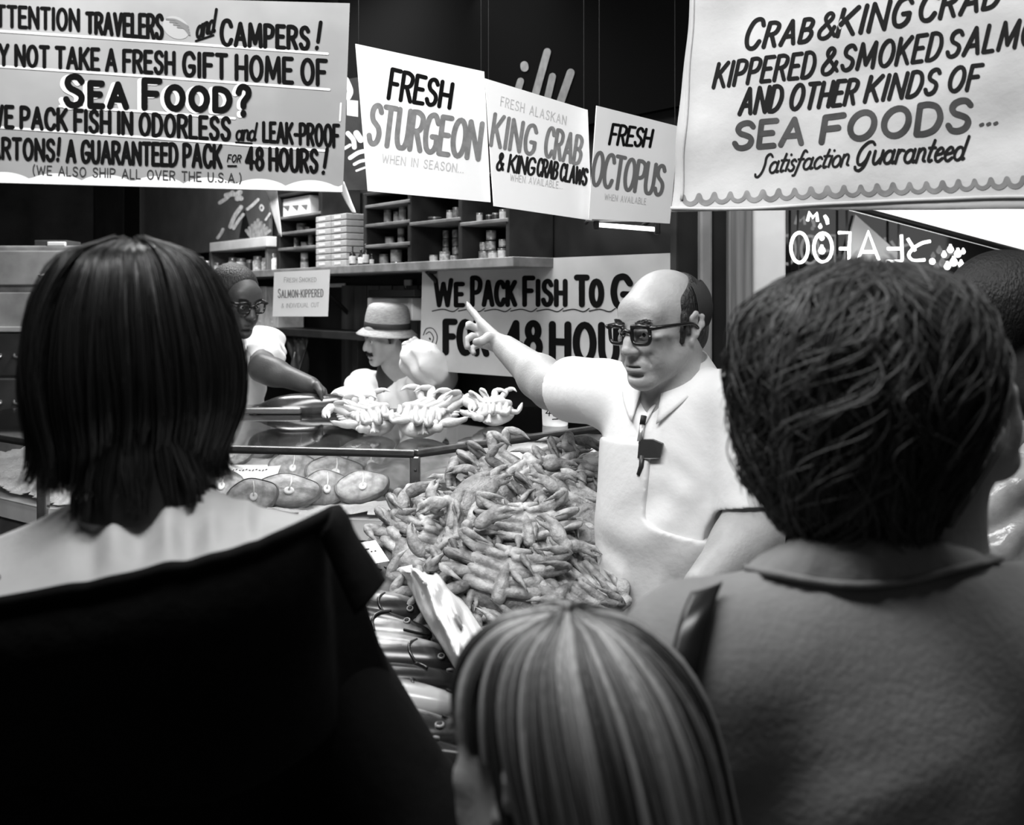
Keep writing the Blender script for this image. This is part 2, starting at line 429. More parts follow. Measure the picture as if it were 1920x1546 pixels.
def sign(label, corners, dl, dr, m, wr=0.0, wl=140, name='sign', thick=.003, nu=24, nv=16, cat='sign', group=None):
    """corners in px: tl, tr, br, bl; dl, dr distances of left and right edges. returns root, face(px,py,lift)"""
    tl, tr, br, bl = corners
    A, B, C = P(*tl, dl), P(*tr, dr), P(*bl, dl); n = (B - A).cross(C - A).normalized()
    if n.y > 0: n = -n
    def face(px, py, lift=0.0):
        q = hit(px, py, A, n)
        if wr:
            q = q + n * wr * (math.sin(px/wl*2.1 + py/wl*3.3 + dl) * .6 + math.sin(px/wl*5.3 - py/wl*2.2) * .25 + .35*math.sin(py/wl*6 + px/wl))
        return q + n * lift
    def uv(u, v):
        a = np.array(tl)*(1-u) + np.array(tr)*u; b = np.array(bl)*(1-u) + np.array(br)*u; p = a*(1-v) + b*v; return face(p[0], p[1])
    base = face((bl[0]+br[0])/2, (bl[1]+br[1])/2)
    root = thing(name, label, cat, base, group)
    mb = MB(); mb.sheet(lambda u, v: uv(u, 1 - v), nu, nv, -thick if False else thick)
    o = mb.build('board', m, root, smooth=wr > 0)
    return root, face, n
# ------------------------------------------------------------------ the setting
M_black = mat('dark_paint', .012, .6, .2, noise_amt=.5, scale=3)
M_dark = mat('dark_wall', .03, .7, .2, noise_amt=.35, scale=4, bump=.1, bscale=30)
def structure(name, mb, m, smooth=False):
    o = mb.build(name, m, None, smooth); o['kind'] = 'structure'; return o
b = MB(); b.box((0, 3.4, -.05), (10.4, 9.2, .1)); structure('floor', b, mat('concrete', .16, .55, .4, noise_amt=.3, scale=6, bump=.15, bscale=40))
b = MB(); b.box((0, 3.4, 3.45), (10.4, 9.2, .1)); structure('ceiling', b, M_black)
b = MB(); b.box((0, 8.05, 1.7), (10.4, .1, 3.4)); structure('wall_back', b, M_dark)
b = MB(); b.box((-5.25, 3.4, 1.7), (.1, 9.2, 3.4)); structure('wall_left', b, M_dark)
b = MB(); b.box((5.25, 3.4, 1.7), (.1, 9.2, 3.4)); structure('wall_right', b, M_dark)

# stall wall runs diagonally: near at the right, far at the left
W0 = Vector((-.385, 4.3, 0)); WDIR = Vector((.61, -.79, 0)).normalized(); WN = Vector((-.79, -.61, 0)).normalized()
def WD(px, py, off=0.0):
    """point of the stall wall (moved off towards the street) seen at px, py"""
    return hit(px, py, W0 + WN * off, WN)
def wz(px, py, off=0.0): return WD(px, py, off).z
WM = Matrix(((WDIR.x, -WN.x, 0, 0), (WDIR.y, -WN.y, 0, 0), (0, 0, 1, 0), (0, 0, 0, 1)))   # wall axes: x along, y into wall, z up
def wbox(mb, pa, pb, off0, off1, bev=.004):
    """box on the stall wall between two px corners, from off0 to off1 in front of it"""
    off = max(off0, off1); a = WD(*pa, off); c = WD(*pb, off)
    za, zb = max(a.z, c.z), min(a.z, c.z); L = (Vector((c.x, c.y, 0)) - Vector((a.x, a.y, 0))).dot(WDIR)
    mid = (a + c) / 2 - WN * (abs(off1 - off0) / 2); M = Matrix.Translation((mid.x, mid.y, (za + zb) / 2)) @ WM
    mb.box((0, 0, 0), (abs(L), abs(off1 - off0), za - zb), M, bev); return mid
b = MB(); s0 = W0 - WDIR * 3.4 - WN * .06; s1 = W0 + WDIR * 1.62 - WN * .06; mid = (s0 + s1) / 2
b.box((0, 0, 0), ((s1 - s0).length, .1, 3.3), Matrix.Translation((mid.x, mid.y, 1.69)) @ WM)
structure('wall_stall', b, mat('stall_wall', .01, .6, .25, noise_amt=.6, scale=5))
# the wall's front panels: grey board behind the left sign, two dark posts, lower panelling
b = MB(); wbox(b, (262, 250), (505, 462), 0, .02); structure('panel_wall_grey', b, mat('grey_board', .085, .55, .3, noise_amt=.12, scale=8))
b = MB(); wbox(b, (-60, 250), (150, 452), 0, .02); structure('panel_wall_left', b, mat('grey_board2', .075, .55, .3, noise_amt=.15, scale=6))
for i, (xa, xb, v) in enumerate(((150, 178, .012), (178, 232, .045), (232, 262, .01))):
    b = MB(); wbox(b, (xa, 200), (xb, 720), 0, .05, .006); structure('pillar_stall', b, mat('pillar_paint%d' % i, v, .5, .3, noise_amt=.2, scale=6))
b = MB()
for k in range(9):
    xa = 640 + k * 24; wbox(b, (xa, 535), (xa + 23, 900), 0, .012, .003)
structure('panel_wall_lower', b, mat('panelling', .06, .45, .4, noise_amt=.6, scale=2, stretch=(6, 6, .6)))

# post at the right end of the stall: pale edge, black gap, grey post, white board
def column(name, xa, xb, ya, yb, d, m, th=.12):
    a, c = P(xa, ya, d), P(xb, yb, d); b = MB()
    b.box(((a.x + c.x) / 2, d + th / 2, (a.z + c.z) / 2), (c.x - a.x, th, a.z - c.z), None, .006)
    return structure(name, b, m)
column('column_trim', 1314, 1336, 300, 900, 2.95, mat('post_edge', .2, .5, .3, noise_amt=.15, scale=10), .06)
column('column_gap', 1334, 1369, 300, 900, 2.97, M_black)
column('column_post', 1367, 1412, 300, 900, 2.93, mat('post_grey', .16, .4, .4, noise_amt=.5, scale=4, stretch=(12, 12, .3)))
column('column_board', 1410, 1474, 300, 1000, 2.95, mat('white_board', .85, .6, .3, noise_amt=.05, scale=9), .05)
column('column_inner', 1268, 1316, 300, 860, 3.0, M_black)
# dark fascia over the stall with painted letters
b = MB(); fa, fc = WD(640, 300, .03), WD(1300, 300, .03); fm = (fa + fc)/2
b.box((0, 0, 0), ((fc - fa).length, .028, 1.25), Matrix.Translation((fm.x, fm.y, 2.76)) @ WM); fas = structure('beam_fascia', b, mat('fascia_black', .004, .9, .0))
pn = Paint(lambda px, py, l: WD(px, py, .046 + l))
M_fasc = mat('fascia_letters', .1, .6, .2, noise_amt=.2, scale=30)
for p in (((980, 112), (986, 138)),): pn.rib([(983, 122), (983.5, 127)], 15)
pn.rib([(976, 152), (952, 232)], 13); pn.rib([(1026, 97), (996, 205)], 14); pn.rib([(1036, 143), (1018, 220)], 13)
pn.rib([(1070, 136), (1026, 262)], 15)
fl = pn.build(M_fasc, None, 'trim_lettering'); fl['kind'] = 'structure'

# window with the neighbour's neon, beyond the post
b = MB(); z0, z1 = P(0, 1100, 4.6).z, P(0, 330, 4.6).z
b.box((2.35, 4.72, (z0 + z1) / 2), (3.1, .04, z1 - z0)); wn = structure('window_1', b, mat('dark_pane', .01, .08, .6))
b = MB()
for x in (.93, 3.85): b.box((x, 4.68, (z0 + z1) / 2), (.07, .1, z1 - z0), None, .005)
for z in (z0, z1): b.box((2.35, 4.68, z), (3.0, .1, .07), None, .005)
wf = b.build('window_frame', mat('window_frame', .05), wn, False)

# ------------------------------------------------------------------ signs
INK = mat('black_paint', .008, .9, .02); INK2 = mat('soft_black_paint', .018, .9, .03)
GRY = mat('grey_paint', .2, .6, .2, noise_amt=.15, scale=60); LGT = mat('thin_grey_paint', .52, .6, .2, noise_amt=.1, scale=50); WHT = mat('white_paint', .85, .6, .2)
MID = mat('mid_grey_paint', .36, .6, .2, noise_amt=.1, scale=50)
CARD = mat('white_card', .86, .6, .25, noise_amt=.02, scale=5)
# left painted sign
root, face, n = sign('large grey painted sign offering travelers a fresh gift of sea food', ((-40, -12), (656, 6), (643, 361), (-40, 342)), 1.72, 1.98,
                     mat('sign_grey', .36, .6, .25, noise_amt=.14, scale=5), nu=20, nv=12)
p = Paint(face)
sc = []
xs = np.linspace(-38, 642, 90)
edge = [(x, 334 + 18*(x+40)/683 - 13*abs(math.sin(PI*(x+40)/96))**.7) for x in xs]
for i in range(len(xs) - 1):
    p.poly([edge[i], edge[i+1], (xs[i+1], 341.5 + 18.5*(xs[i+1]+40)/683), (xs[i], 341.5 + 18.5*(xs[i]+40)/683)])
for a, c in (((-38, 56), (614, 101)), ((-38, 122), (617, 168)), ((112, 199), (440, 222)), ((-38, 236), (612, 283))): p.rib([a, ((a[0]+c[0])/2, (a[1]+c[1])/2 - 1), c], 4.5)
p.text('SEA FOOD', (120, 198), (428, 208), 54, 48, .26, .0, .8, off=(-4, 1), sp=.28); p.text('?', (444, 214), (464, 216), 52, 52, .26, off=(-4, 1))
p.rib([(639, 194), (637, 226)], 3.5)
p.build(WHT, root, 'white_lettering')
p = Paint(face)
p.text('ATTENTION', (-30, 47), (147, 57), 37, 38, .19); p.text('TRAVELERS', (163, 60), (304, 73), 35, 44, .2)
p.text('and', (368, 72), (401, 60), 38, 42, .15, .1, sp=.05); p.rib([(367, 77), (400, 66)], 4)
p.text('CAMPERS', (415, 84), (578, 92), 46, 44, .19, 0, .9); p.text('!', (592, 92), (602, 92), 46, 46, .17)
p.text('WHY NOT TAKE A FRESH', (-52, 119), (326, 138), 37, 39, .2); p.text('GIFT HOME OF', (344, 141), (610, 159), 42, 45, .19)
p.text('SEA FOOD', (124, 197), (430, 207), 54, 48, .25, .0, .8, sp=.28, lift=.0006); p.text('?', (446, 214), (466, 216), 52, 52, .24, lift=.0006)
p.text('WE PACK FISH IN ODORLESS', (-20, 236), (430, 262), 38, 40, .2); p.text('and', (442, 262), (478, 263), 30, 32, .15, .1, sp=.05); p.rib([(442, 267), (472, 269)], 3.5)
p.text('LEAK-PROOF', (494, 264), (634, 275), 34, 40, .18)
p.text('CARTONS!', (-38, 294), (112, 301), 36, 38, .19); p.text('A GUARANTEED PACK', (126, 302), (414, 313), 38, 40, .19)
p.text('FOR', (426, 303), (450, 304), 13, 13, .18, .2); p.rib([(427, 311), (443, 311)], 3)
p.text('48 HOURS', (462, 315), (594, 322), 38, 40, .19); p.text('!', (604, 325), (614, 327), 44, 44, .16)
p.build(INK, root, 'black_lettering')
p = Paint(face); p.text('(WE ALSO SHIP ALL OVER THE U.S.A.)', (62, 327), (452, 343), 17, 17, .14, sp=.28, space=.6); p.build(mat('dull_black_paint', .05, .9, .03), root, 'small_lettering')
p = Paint(face)   # little painted fish between the words
a = np.linspace(0, 2*PI, 24, endpoint=False); p.poly([(330 + 25*math.cos(t), 52 + 21*math.sin(t) + 6*math.cos(t)) for t in a])
p.build(mat('pale_grey_paint', .42, .9, .03), root, 'painted_shell')
p = Paint(face)
for k in range(4): p.rib(catmull([(312 + 7*k, 36 + 5*k), (330 + 5*k, 38 + 5*k), (352 + k, 50 + 5*k)], 5), 3.5, .0003)
p.build(mat('stripe_grey_paint', .2, .9, .03), root, 'painted_stripes')

# right cloth sign
M_cloth = mat('sign_cloth', .52, .8, .1, noise_amt=.1, scale=6, bump=.25, bscale=25)
root, face, n = sign('large rippled cloth banner reading crab, kippered and smoked salmon', ((1296, -30), (1985, -60), (1985, 391), (1257, 396)), 2.05, 1.68, M_cloth, wr=.006, nu=70, nv=44)
p = Paint(face)
p.text('CRAB', (1396, 94), (1520, 78), 58, 50, .17, .22, .84); p.text('&', (1534, 76), (1566, 71), 48, 48, .17, .2); p.text('KING', (1572, 69), (1702, 47), 50, 52, .19, .24); p.text('CRAB', (1722, 42), (1868, 12), 52, 54, .18, .24)
p.text('KIPPERED', (1338, 164), (1522, 143), 44, 45, .18, .24); p.text('&', (1538, 141), (1568, 134), 46, 46, .17, .2)
p.text('SMOKED', (1577, 132), (1758, 110), 44, 50, .18, .24); p.text('SALMON', (1774, 107), (1975, 80), 48, 52, .18, .24)
p.text('AND OTHER', (1387, 214), (1600, 194), 46, 46, .19, .22); p.text('KINDS OF', (1622, 191), (1832, 168), 48, 46, .19, .22)
p.text('$atisfaction', (1418, 326), (1590, 311), 36, 38, .13, .25, sp=.08); p.text('#uaranteed', (1604, 310), (1805, 299), 42, 44, .14, .25, sp=.1)
p.build(INK2, root, 'black_lettering')
p = Paint(face); p.text('SEA', (1376, 278), (1502, 268), 46, 46, .25, .16, sp=.26); p.text('FOODS', (1540, 266), (1814, 244), 46, 56, .25, .16, sp=.26)
for k in range(3): p.rib([(1838 + 13*k, 234 - 1.5*k), (1842 + 13*k, 232 - 1.5*k)], 6)
p.build(mat('sign_dark_grey', .07, .9, .03, noise_amt=.25, scale=20), root, 'grey_lettering')
p = Paint(face)
N = 23
for k in range(N):
    xa = 1279 + k*30.5; ya = 374 - 36*k/22*.98; p.rib(catmull([(xa, ya - 6), (xa+5, ya+4), (xa+15, ya+8), (xa+25, ya+3), (xa+30, ya-8)], 5), 9 + 1.5*math.sin(k*1.7))
p.build(mat('wave_grey', .22, .6, .2, noise_amt=.2, scale=30), root, 'painted_wave')
mb = MB()   # the seam near its left edge and the hem below
def fold(pts): 
    q = [face(a, b2, .003) for a, b2 in catmull(pts, 6)]; mb.tube(q, .0035, 6)
fold([(1302, -25), (1292, 120), (1289, 230), (1280, 300), (1277, 374)]); fold([(1258, 390), (1400, 392), (1600, 380), (1800, 372), (1980, 368)])
mb.build('hem', M_cloth, root)

# three white showcards on one line
root, face, n = sign('white showcard lettered fresh sturgeon, widest of three hung in a row', ((667, 82), (908, 134), (920, 379), (690, 358)), 2.4, 2.6, CARD)
p = Paint(face); p.text('FRESH', (728, 184), (842, 202), 54, 44, .17, .14, sp=.24); p.build(INK, root, 'black_lettering')
p = Paint(face); p.text('STURGEON', (690, 268), (896, 298), 72, 66, .15, .12, sp=.2); p.build(GRY, root, 'grey_lettering')
p = Paint(face); p.text('WHEN IN SEASON...', (716, 304), (868, 324), 15, 15, .12, .1, sp=.3, space=.7); p.build(LGT, root, 'small_lettering')
def wires(c1, c2):
    for q in (c1, c2):
        mb = MB(); mb.tube([q + Vector((0, .004, -.02)), q + Vector((0, .004, .02)), Vector((q.x, q.y + .01, 3.4))], .0012, 6); mb.build('hanging_wire', M_black, root)
wires(face(672, 86), face(902, 134))
root, face, n = sign('white showcard lettered king crab and king crab claws', ((910, 147), (1102, 206), (1110, 413), (926, 386)), 2.58, 2.76, CARD)
p = Paint(face); p.text('& KING', (930, 318), (1000, 328), 31, 30, .17, .16, sp=.2); p.text('CRAB CLAWS', (1006, 328), (1098, 347), 31, 29, .17, .14, sp=.2); p.build(INK2, root, 'black_lettering')
p = Paint(face); p.text('KING', (920, 272), (1000, 290), 58, 52, .14, .14); p.text('CRAB', (1020, 292), (1086, 308), 54, 50, .14, .14); p.build(GRY, root, 'grey_lettering')
p = Paint(face); p.text('FRESH ALASKAN', (938, 198), (1060, 234), 17, 16, .1, .1, sp=.34, space=.7); p.text('WHEN AVAILABLE...', (956, 338), (1054, 354), 12, 12, .1, .1, sp=.3, space=.7); p.build(LGT, root, 'small_lettering')
wires(face(916, 151), face(1095, 206))
root, face, n = sign('white showcard lettered fresh octopus, smallest of three hung in a row', ((1119, 198), (1273, 237), (1256, 419), (1104, 410)), 2.72, 2.9, mat('white_card_dim', .8, .6, .25, noise_amt=.04, scale=5))
p = Paint(face); p.text('FRESH', (1142, 270), (1218, 275), 37, 31, .17, .2, sp=.22); p.build(INK, root, 'black_lettering')
p = Paint(face); p.text('OCTOPUS', (1108, 346), (1240, 366), 62, 54, .13, .14, sp=.18); p.build(mat('octopus_grey', .14), root, 'grey_lettering')
p = Paint(face); p.text('WHEN AVAILABLE', (1133, 374), (1210, 383), 11, 11, .1, .1, sp=.3, space=.7); p.build(LGT, root, 'small_lettering')
wires(face(1124, 201), face(1266, 237))

# we pack fish sign, hanging from the shelf
root, face, n = sign('long pale banner lettered we pack fish to go for 48 hours', ((792, 493), (1262, 474), (1262, 728), (787, 693)), 3.98, 3.12, mat('banner_grey', .5, .65, .2, noise_amt=.1, scale=4))
p = Paint(face); p.text('WE', (817, 572), (868, 572), 47, 47, .2, 0, .84, sp=.3); p.text('PACK', (886, 571), (966, 571), 50, 49, .2, 0, .86, sp=.28); p.text('FISH', (984, 571), (1060, 571), 50, 50, .2, 0, .88, sp=.3); p.text('TO', (1082, 570), (1128, 572), 50, 52, .24, 0, .86); p.text('GO', (1150, 574), (1226, 580), 56, 58, .24, 0, .9)
p.text('FOR', (836, 660), (912, 663), 57, 59, .23, sp=.3); p.text('48', (950, 664), (1012, 666), 58, 60, .24); p.text('HOURS', (1036, 672), (1240, 686), 64, 74, .21, sp=.32)
p.build(INK, root, 'black_lettering')
p = Paint(face)
for k in range(7):
    xa = 811 + 49*k; p.rib(catmull([(xa, 583), (xa+20, 579.5), (xa+38, 584), (xa+49, 578)], 6), 2)
p.rib(catmull([(794, 628), (800, 616), (812, 616), (820, 630), (817, 648)], 6), 1.6); p.rib(catmull([(799, 626), (806, 622), (813, 632), (810, 644)], 6), 1.6); p.rib([(806, 634), (807, 636)], 3)
p.build(INK2, root, 'painted_wave')
# small salmon card on the shelf edge
root, face, n = sign('small white card lettered salmon kippered, taped to the shelf edge', ((514, 510), (618, 505), (614, 593), (511, 593)), 4.1, 3.95, CARD)
p = Paint(face); p.text('SALMON-KIPPERED', (522, 558), (606, 556), 16, 16, .11, 0, .86); p.build(mat('card_ink', .16), root, 'grey_lettering')
p = Paint(face); p.text('FRESH SMOKED', (533, 529), (593, 528), 9, 9, .13, .05, .85, sp=.25); p.text('& INDIVIDUAL CUT', (528, 577), (598, 575), 8, 8, .12, .05, sp=.25, space=.6); p.build(mat('card_ink_thin', .42), root, 'small_lettering')
# ------------------------------------------------------------------ painted mural on the grey board
mural = bpy.data.objects['panel_wall_grey']
mp_ = Paint(lambda px, py, l: WD(px, py, .022 + l))
def strokes(lst):
    for pts, wd in lst: mp_.rib(catmull(pts, 5), wd)
strokes([([(412, 380), (424, 372), (436, 360)], 7), ([(424, 366), (440, 364), (452, 372)], 9), ([(432, 425), (440, 405), (452, 388)], 8), ([(438, 428), (448, 412), (456, 402)], 6), ([(464, 392), (474, 384), (484, 374)], 6),
         ([(408, 446), (414, 438), (418, 430)], 6), ([(498, 412), (502, 406), (506, 400)], 4), ([(445, 372), (446, 364), (450, 360)], 10),
         ([(487, 389), (490, 384), (494, 389), (491, 395), (487, 390)], 3)])
mp_.build(mat('mural_white', .6, .7, .2, noise_amt=.25, scale=40), mural, 'painted_strokes')
mp_ = Paint(lambda px, py, l: WD(px, py, .022 + l))
for k in range(9): mp_.rib([(472 + 2*k, 446), (462 + 5.5*k, 412 + 5*abs(k - 4))], 6)
mp_.build(mat('mural_grey', .3, .7, .2, noise_amt=.3, scale=40), mural, 'painted_burst')
mp_ = Paint(lambda px, py, l: WD(px, py, .022 + l))
mp_.poly([(458, 392), (448, 446), (474, 446)]); mp_.build(M_black, mural, 'painted_dark_triangle')  # dark triangle belonging to the mural
M_paper = mat('paper', .82, .7, .2, noise_amt=.05, scale=20)
def strip(label, pts, d, wd):
    base = P(*pts[-1], d); o = thing('hanging_paper_strip', label, 'paper', base)
    mb = MB(); q = catmull(pts, 6); n = len(q)
    mb.sheet(lambda u, v: P(q[min(int(round(u*(n-1))), n-1)][0] + (v - .5)*np.interp(u, [0, 1], wd), q[min(int(round(u*(n-1))), n-1)][1], d + .006*math.sin(u*3 + v*2)), n - 1, 4, .002)
    mb.build('strip_sheet', M_paper, o); return o
strip('long white paper wedge hanging point down under the grey sign', [(505, 338), (515, 392), (526, 444)], 1.935, (24, 5))
strip('white paper tail curling below the grey sign corner', [(638, 340), (652, 376), (664, 400)], 1.99, (14, 8))
# dark placard with white brush marks squeezed between two signs
root, face, n = sign('dark placard with white brush marks between the grey sign and sturgeon card', ((640, 150), (700, 140), (704, 356), (640, 356)), 3.4, 3.5, mat('placard_dark', .05, .6, .2, noise_amt=.3, scale=9))
p = Paint(face)
for pts, wd in (([(648, 150), (656, 170), (652, 182)], 12), ([(656, 296), (672, 286), (690, 282)], 8), ([(664, 308), (676, 302), (690, 300)], 6), ([(668, 320), (684, 314)], 4), ([(652, 250), (662, 262), (664, 276)], 9), ([(668, 250), (676, 262)], 12), ([(646, 278), (656, 272)], 6)): p.rib(catmull(pts, 5), wd)
p.poly([(650, 187), (671, 189), (671, 219), (650, 216)]); p.build(WHT, root, 'painted_strokes')

# ------------------------------------------------------------------ shelves on the stall wall
ZS = WD(720, 497, .15).z
def along(px, off): q = WD(px, 500, off); return (Vector((q.x, q.y, 0)) - W0).dot(WDIR)
def wboard(mb, xa, xb, z0, z1, o0, o1, bev=.003):
    a, c = along(xa, o1), along(xb, o1); m = W0 + WDIR*((a + c)/2) + WN*((o0 + o1)/2)
    mb.box((0, 0, 0), (abs(c - a), abs(o1 - o0), abs(z1 - z0)), Matrix.Translation((m.x, m.y, (z0 + z1)/2)) @ WM, bev)
M_shelf = mat('shelf_board', .2, .6, .3, noise_amt=.3, scale=12); M_cub = mat('cubby_wood', .02, .5, .3, noise_amt=.4, scale=8)
M_edge = mat('shelf_edge', .13, .5, .3, noise_amt=.3, scale=10)
def at(px, off, z):
    q = WD(px, 500, off); return Vector((q.x, q.y, z))
o = thing('wall_shelf', 'long shelf board running behind the salmon card under the tins', 'shelf', at(700, 0, ZS - .03))
mb = MB(); wboard(mb, 380, 962, ZS - .034, ZS, 0, .26); mb.build('board', M_shelf, o, False)
for px in (655, 880):
    mb = MB(); q = at(px, .0, ZS - .034); mb.tube([q, q + WN*.2], .012, 8); q2 = q - Vector((0, 0, .18)); mb.tube([q + WN*.2, q2], .01, 8); mb.build('bracket', M_cub, o)
def zz(px, py, off=.2): return WD(px, py, off).z
LV = {}
def cubby(label, ups, shelves, top):
    z1 = zz((ups[0] + ups[-1])/2, top); o = thing('shelf_unit', label, 'shelf unit', at((ups[0] + ups[-1])/2, 0, ZS))
    mb = MB(); wboard(mb, ups[0], ups[-1], ZS + .001, z1, .0, .012, 0); mb.build('back_panel', M_black, o, False)
    for u in ups:
        mb = MB(); wboard(mb, u - 3, u + 3, ZS + .001, z1, .0, .2); mb.build('upright', M_cub, o, False)
    for xa, xb, px, py in shelves:
        z = zz(px, py); mb = MB(); wboard(mb, xa, xb, z - .014, z, .012, .205); mb.build('shelf', M_edge, o, False)
    mb = MB(); wboard(mb, ups[0], ups[-1], z1 - .014, z1, 0, .2); mb.build('top', M_cub, o, False)
    return o
cubby('dark open shelf unit of small pigeonholes under the sturgeon card', [684, 767, 862, 951], [(684, 767, 728, 379), (684, 767, 728, 416), (684, 767, 728, 456), (767, 862, 815, 412), (862, 951, 905, 413)], 340)
cubby('narrow dark shelf rack left of the stacked cartons', [521, 600], [(521, 600, 560, 402), (521, 600, 560, 432), (521, 600, 560, 462)], 358)

M_tin = mat('tin_label', .8, .45, .4, noise_amt=.22, scale=60, obj_rand=.25); M_tin2 = mat('tin_label_grey', .42, .45, .4, noise_amt=.5, scale=70, obj_rand=.3)
M_dk = mat('dark_label', .05, .35, .5, noise_amt=.4, scale=50); M_lid = mat('tin_lid', .5, .3, .5, metal=.6); M_btl = mat('bottle_dark', .015, .12, .6)
def tin(px, z, wpx, hpx, off, m, label, group, kind='tin'):
    d = at(px, off, z).y; r = wpx/2*d/F; h = hpx*d/F; q = at(px, off, z); mb = MB()
    if kind == 'tin':
        mb.lathe([(r*.96, 0), (r, .003), (r*.97, .006), (r*.97, h-.006), (r, h-.003), (r*.95, h), (r*.9, h-.002)], 18, q); nm = 'tin_can'
        mb.mi = 1; mb.lathe([(r*.972, h*.2), (r*.985, h*.24), (r*.985, h*.76), (r*.972, h*.8)], 18, q); o = mb.build(nm, None, None, True, q, [M_lid, m])
    elif kind == 'jar':
        mb.lathe([(r*.9, 0), (r, .004), (r, h*.66), (r*.85, h*.74), (r*.8, h*.76)], 18, q); mb.mi = 1; mb.lathe([(r*.84, h*.76), (r*.86, h*.78), (r*.86, h*.98), (r*.8, h)], 18, q)
        o = mb.build('jar', None, None, True, q, [m, M_lid]); nm = 'jar'
    else:
        mb.lathe([(r*.92, 0), (r, .004), (r, h*.55), (r*.8, h*.66), (r*.36, h*.76), (r*.34, h*.93), (r*.4, h*.94), (r*.4, h)], 18, q)
        mb.mi = 1; mb.lathe([(r*1.01, h*.12), (r*1.015, h*.13), (r*1.015, h*.48), (r*1.01, h*.5)], 18, q); o = mb.build('bottle', None, None, True, q, [M_btl, m]); nm = 'bottle'
    tag(o, label, {'tin_can': 'can', 'jar': 'jar', 'bottle': 'bottle'}[nm], group); return o
zB1, zB2, zB3 = zz(728, 379), zz(728, 416), zz(728, 456); zC = zz(815, 412); zD = zz(905, 413)
# pigeonholes, left column
for x, w_, h_ in ((727, 15, 29), (744, 13, 24), (755, 14, 32)): tin(x, zB2, w_, h_, .11, M_tin, 'tall pale tin in the upper left pigeonhole', 'tins in the upper left pigeonhole')
tin(703, zB3, 23, 16, .11, M_tin, 'wide flat pale tin on the middle left pigeonhole shelf', None); tin(731, zB3, 18, 17, .1, M_tin, 'small pale tin right of the wide flat one in the pigeonhole', None)
tin(752, zB3, 13, 16, .1, M_tin, 'lower pale tin of a pair stacked at the pigeonhole post', None); tin(752, zB3 + 16.2*4.45/F, 13, 15, .1, M_tin, 'upper pale tin of a pair stacked at the pigeonhole post', None)
for x, w_, h_, mm in ((703, 13, 21, M_tin2), (720, 18, 22, M_tin), (743, 22, 29, M_tin)): tin(x, ZS, w_, h_, .12, mm, 'round tin in the bottom left pigeonhole', 'tins in the bottom left pigeonhole')
tin(686, ZS, 12, 40, .2, M_tin, 'dark bottle with a pale label beside the lowest left pigeonhole', None, 'bottle')
# middle column
for x, w_, h_, mm in ((843, 12, 22, M_tin), (855, 13, 26, M_tin2)): tin(x, zC, w_, h_, .1, mm, 'tin standing in the upper middle pigeonhole', 'tins in the upper middle pigeonhole')
tin(815, zC, 26, 12, .1, M_dk, 'low dark tin with a shiny rim in the upper middle pigeonhole', None)
tin(790, ZS, 20, 31, .12, M_tin2, 'checked jar with a round knob lid in the lower middle pigeonhole', None, 'jar')
for x, w_, h_, mm in ((813, 16, 15, M_tin), (834, 20, 20, M_tin2), (851, 14, 12, M_tin2)): tin(x, ZS, w_, h_, .13, mm, 'small tin on the floor of the lower middle pigeonhole', 'tins in the lower middle pigeonhole')
for i, x in enumerate((836, 854)):
    z = ZS
    for k in range(4): tin(x, z, 12, 15, .05, M_tin2, 'small dark tin in a tall column in the middle pigeonhole', 'columns of small tins in the middle pigeonhole'); z += 15.3*4.2/F
# right column
for x, w_, h_, mm in ((882, 16, 19, M_tin), (899, 13, 20, M_tin), (917, 12, 15, M_dk), (929, 13, 17, M_dk), (943, 14, 22, M_tin)): tin(x, zD, w_, h_, .12, mm, 'tin on the upper right pigeonhole shelf', 'tins on the upper right pigeonhole shelf')
z = ZS
for k, mm in enumerate((M_tin, M_tin, M_dk)): tin(882, z, 30, 20, .12, mm, ['lowest', 'middle', 'topmost dark'][k] + ' of three wide tins stacked in the right pigeonhole', None); z += 20.2*3.95/F
for x, w_, h_, mm, lv in ((908, 22, 18, M_tin2, 0), (924, 19, 18, M_tin, 0), (920, 20, 17, M_tin2, 1), (921, 19, 18, M_tin, 2), (941, 16, 22, M_tin, 0), (942, 14, 15, M_tin, 1), (906, 14, 16, M_tin2, 1)):
    tin(x, ZS + lv*(18.2 if x != 942 else 22.3)*3.92/F, w_, h_, .11, mm, 'tin piled against the others in the lower right pigeonhole', 'tins piled in the lower right pigeonhole')
# left rack
zA1, zA2, zA3 = zz(560, 402), zz(560, 432), zz(560, 462)
for x, z, w_, h_, mm in ((541, zA2, 22, 15, M_tin), (566, zA2, 20, 18, M_tin2), (578, zA2, 12, 10, M_tin2), (533, zA3, 15, 18, M_tin), (553, zA3, 17, 21, M_tin), (572, zA3, 16, 12, M_tin), (583, zA3, 10, 24, M_tin)):
    tin(x, z, w_, h_, .11, mm, 'tin on a shelf of the narrow rack', 'tins in the narrow rack')
tin(541, ZS, 18, 26, .12, M_tin2, 'tall patterned tin at the bottom of the narrow rack', None); tin(571, ZS, 15, 17, .13, M_tin, 'lower of two pale tins stacked at the bottom of the narrow rack', None); tin(571, ZS + 17.2*5.0/F, 14, 14, .13, M_tin, 'upper of two pale tins stacked at the bottom of the narrow rack', None)
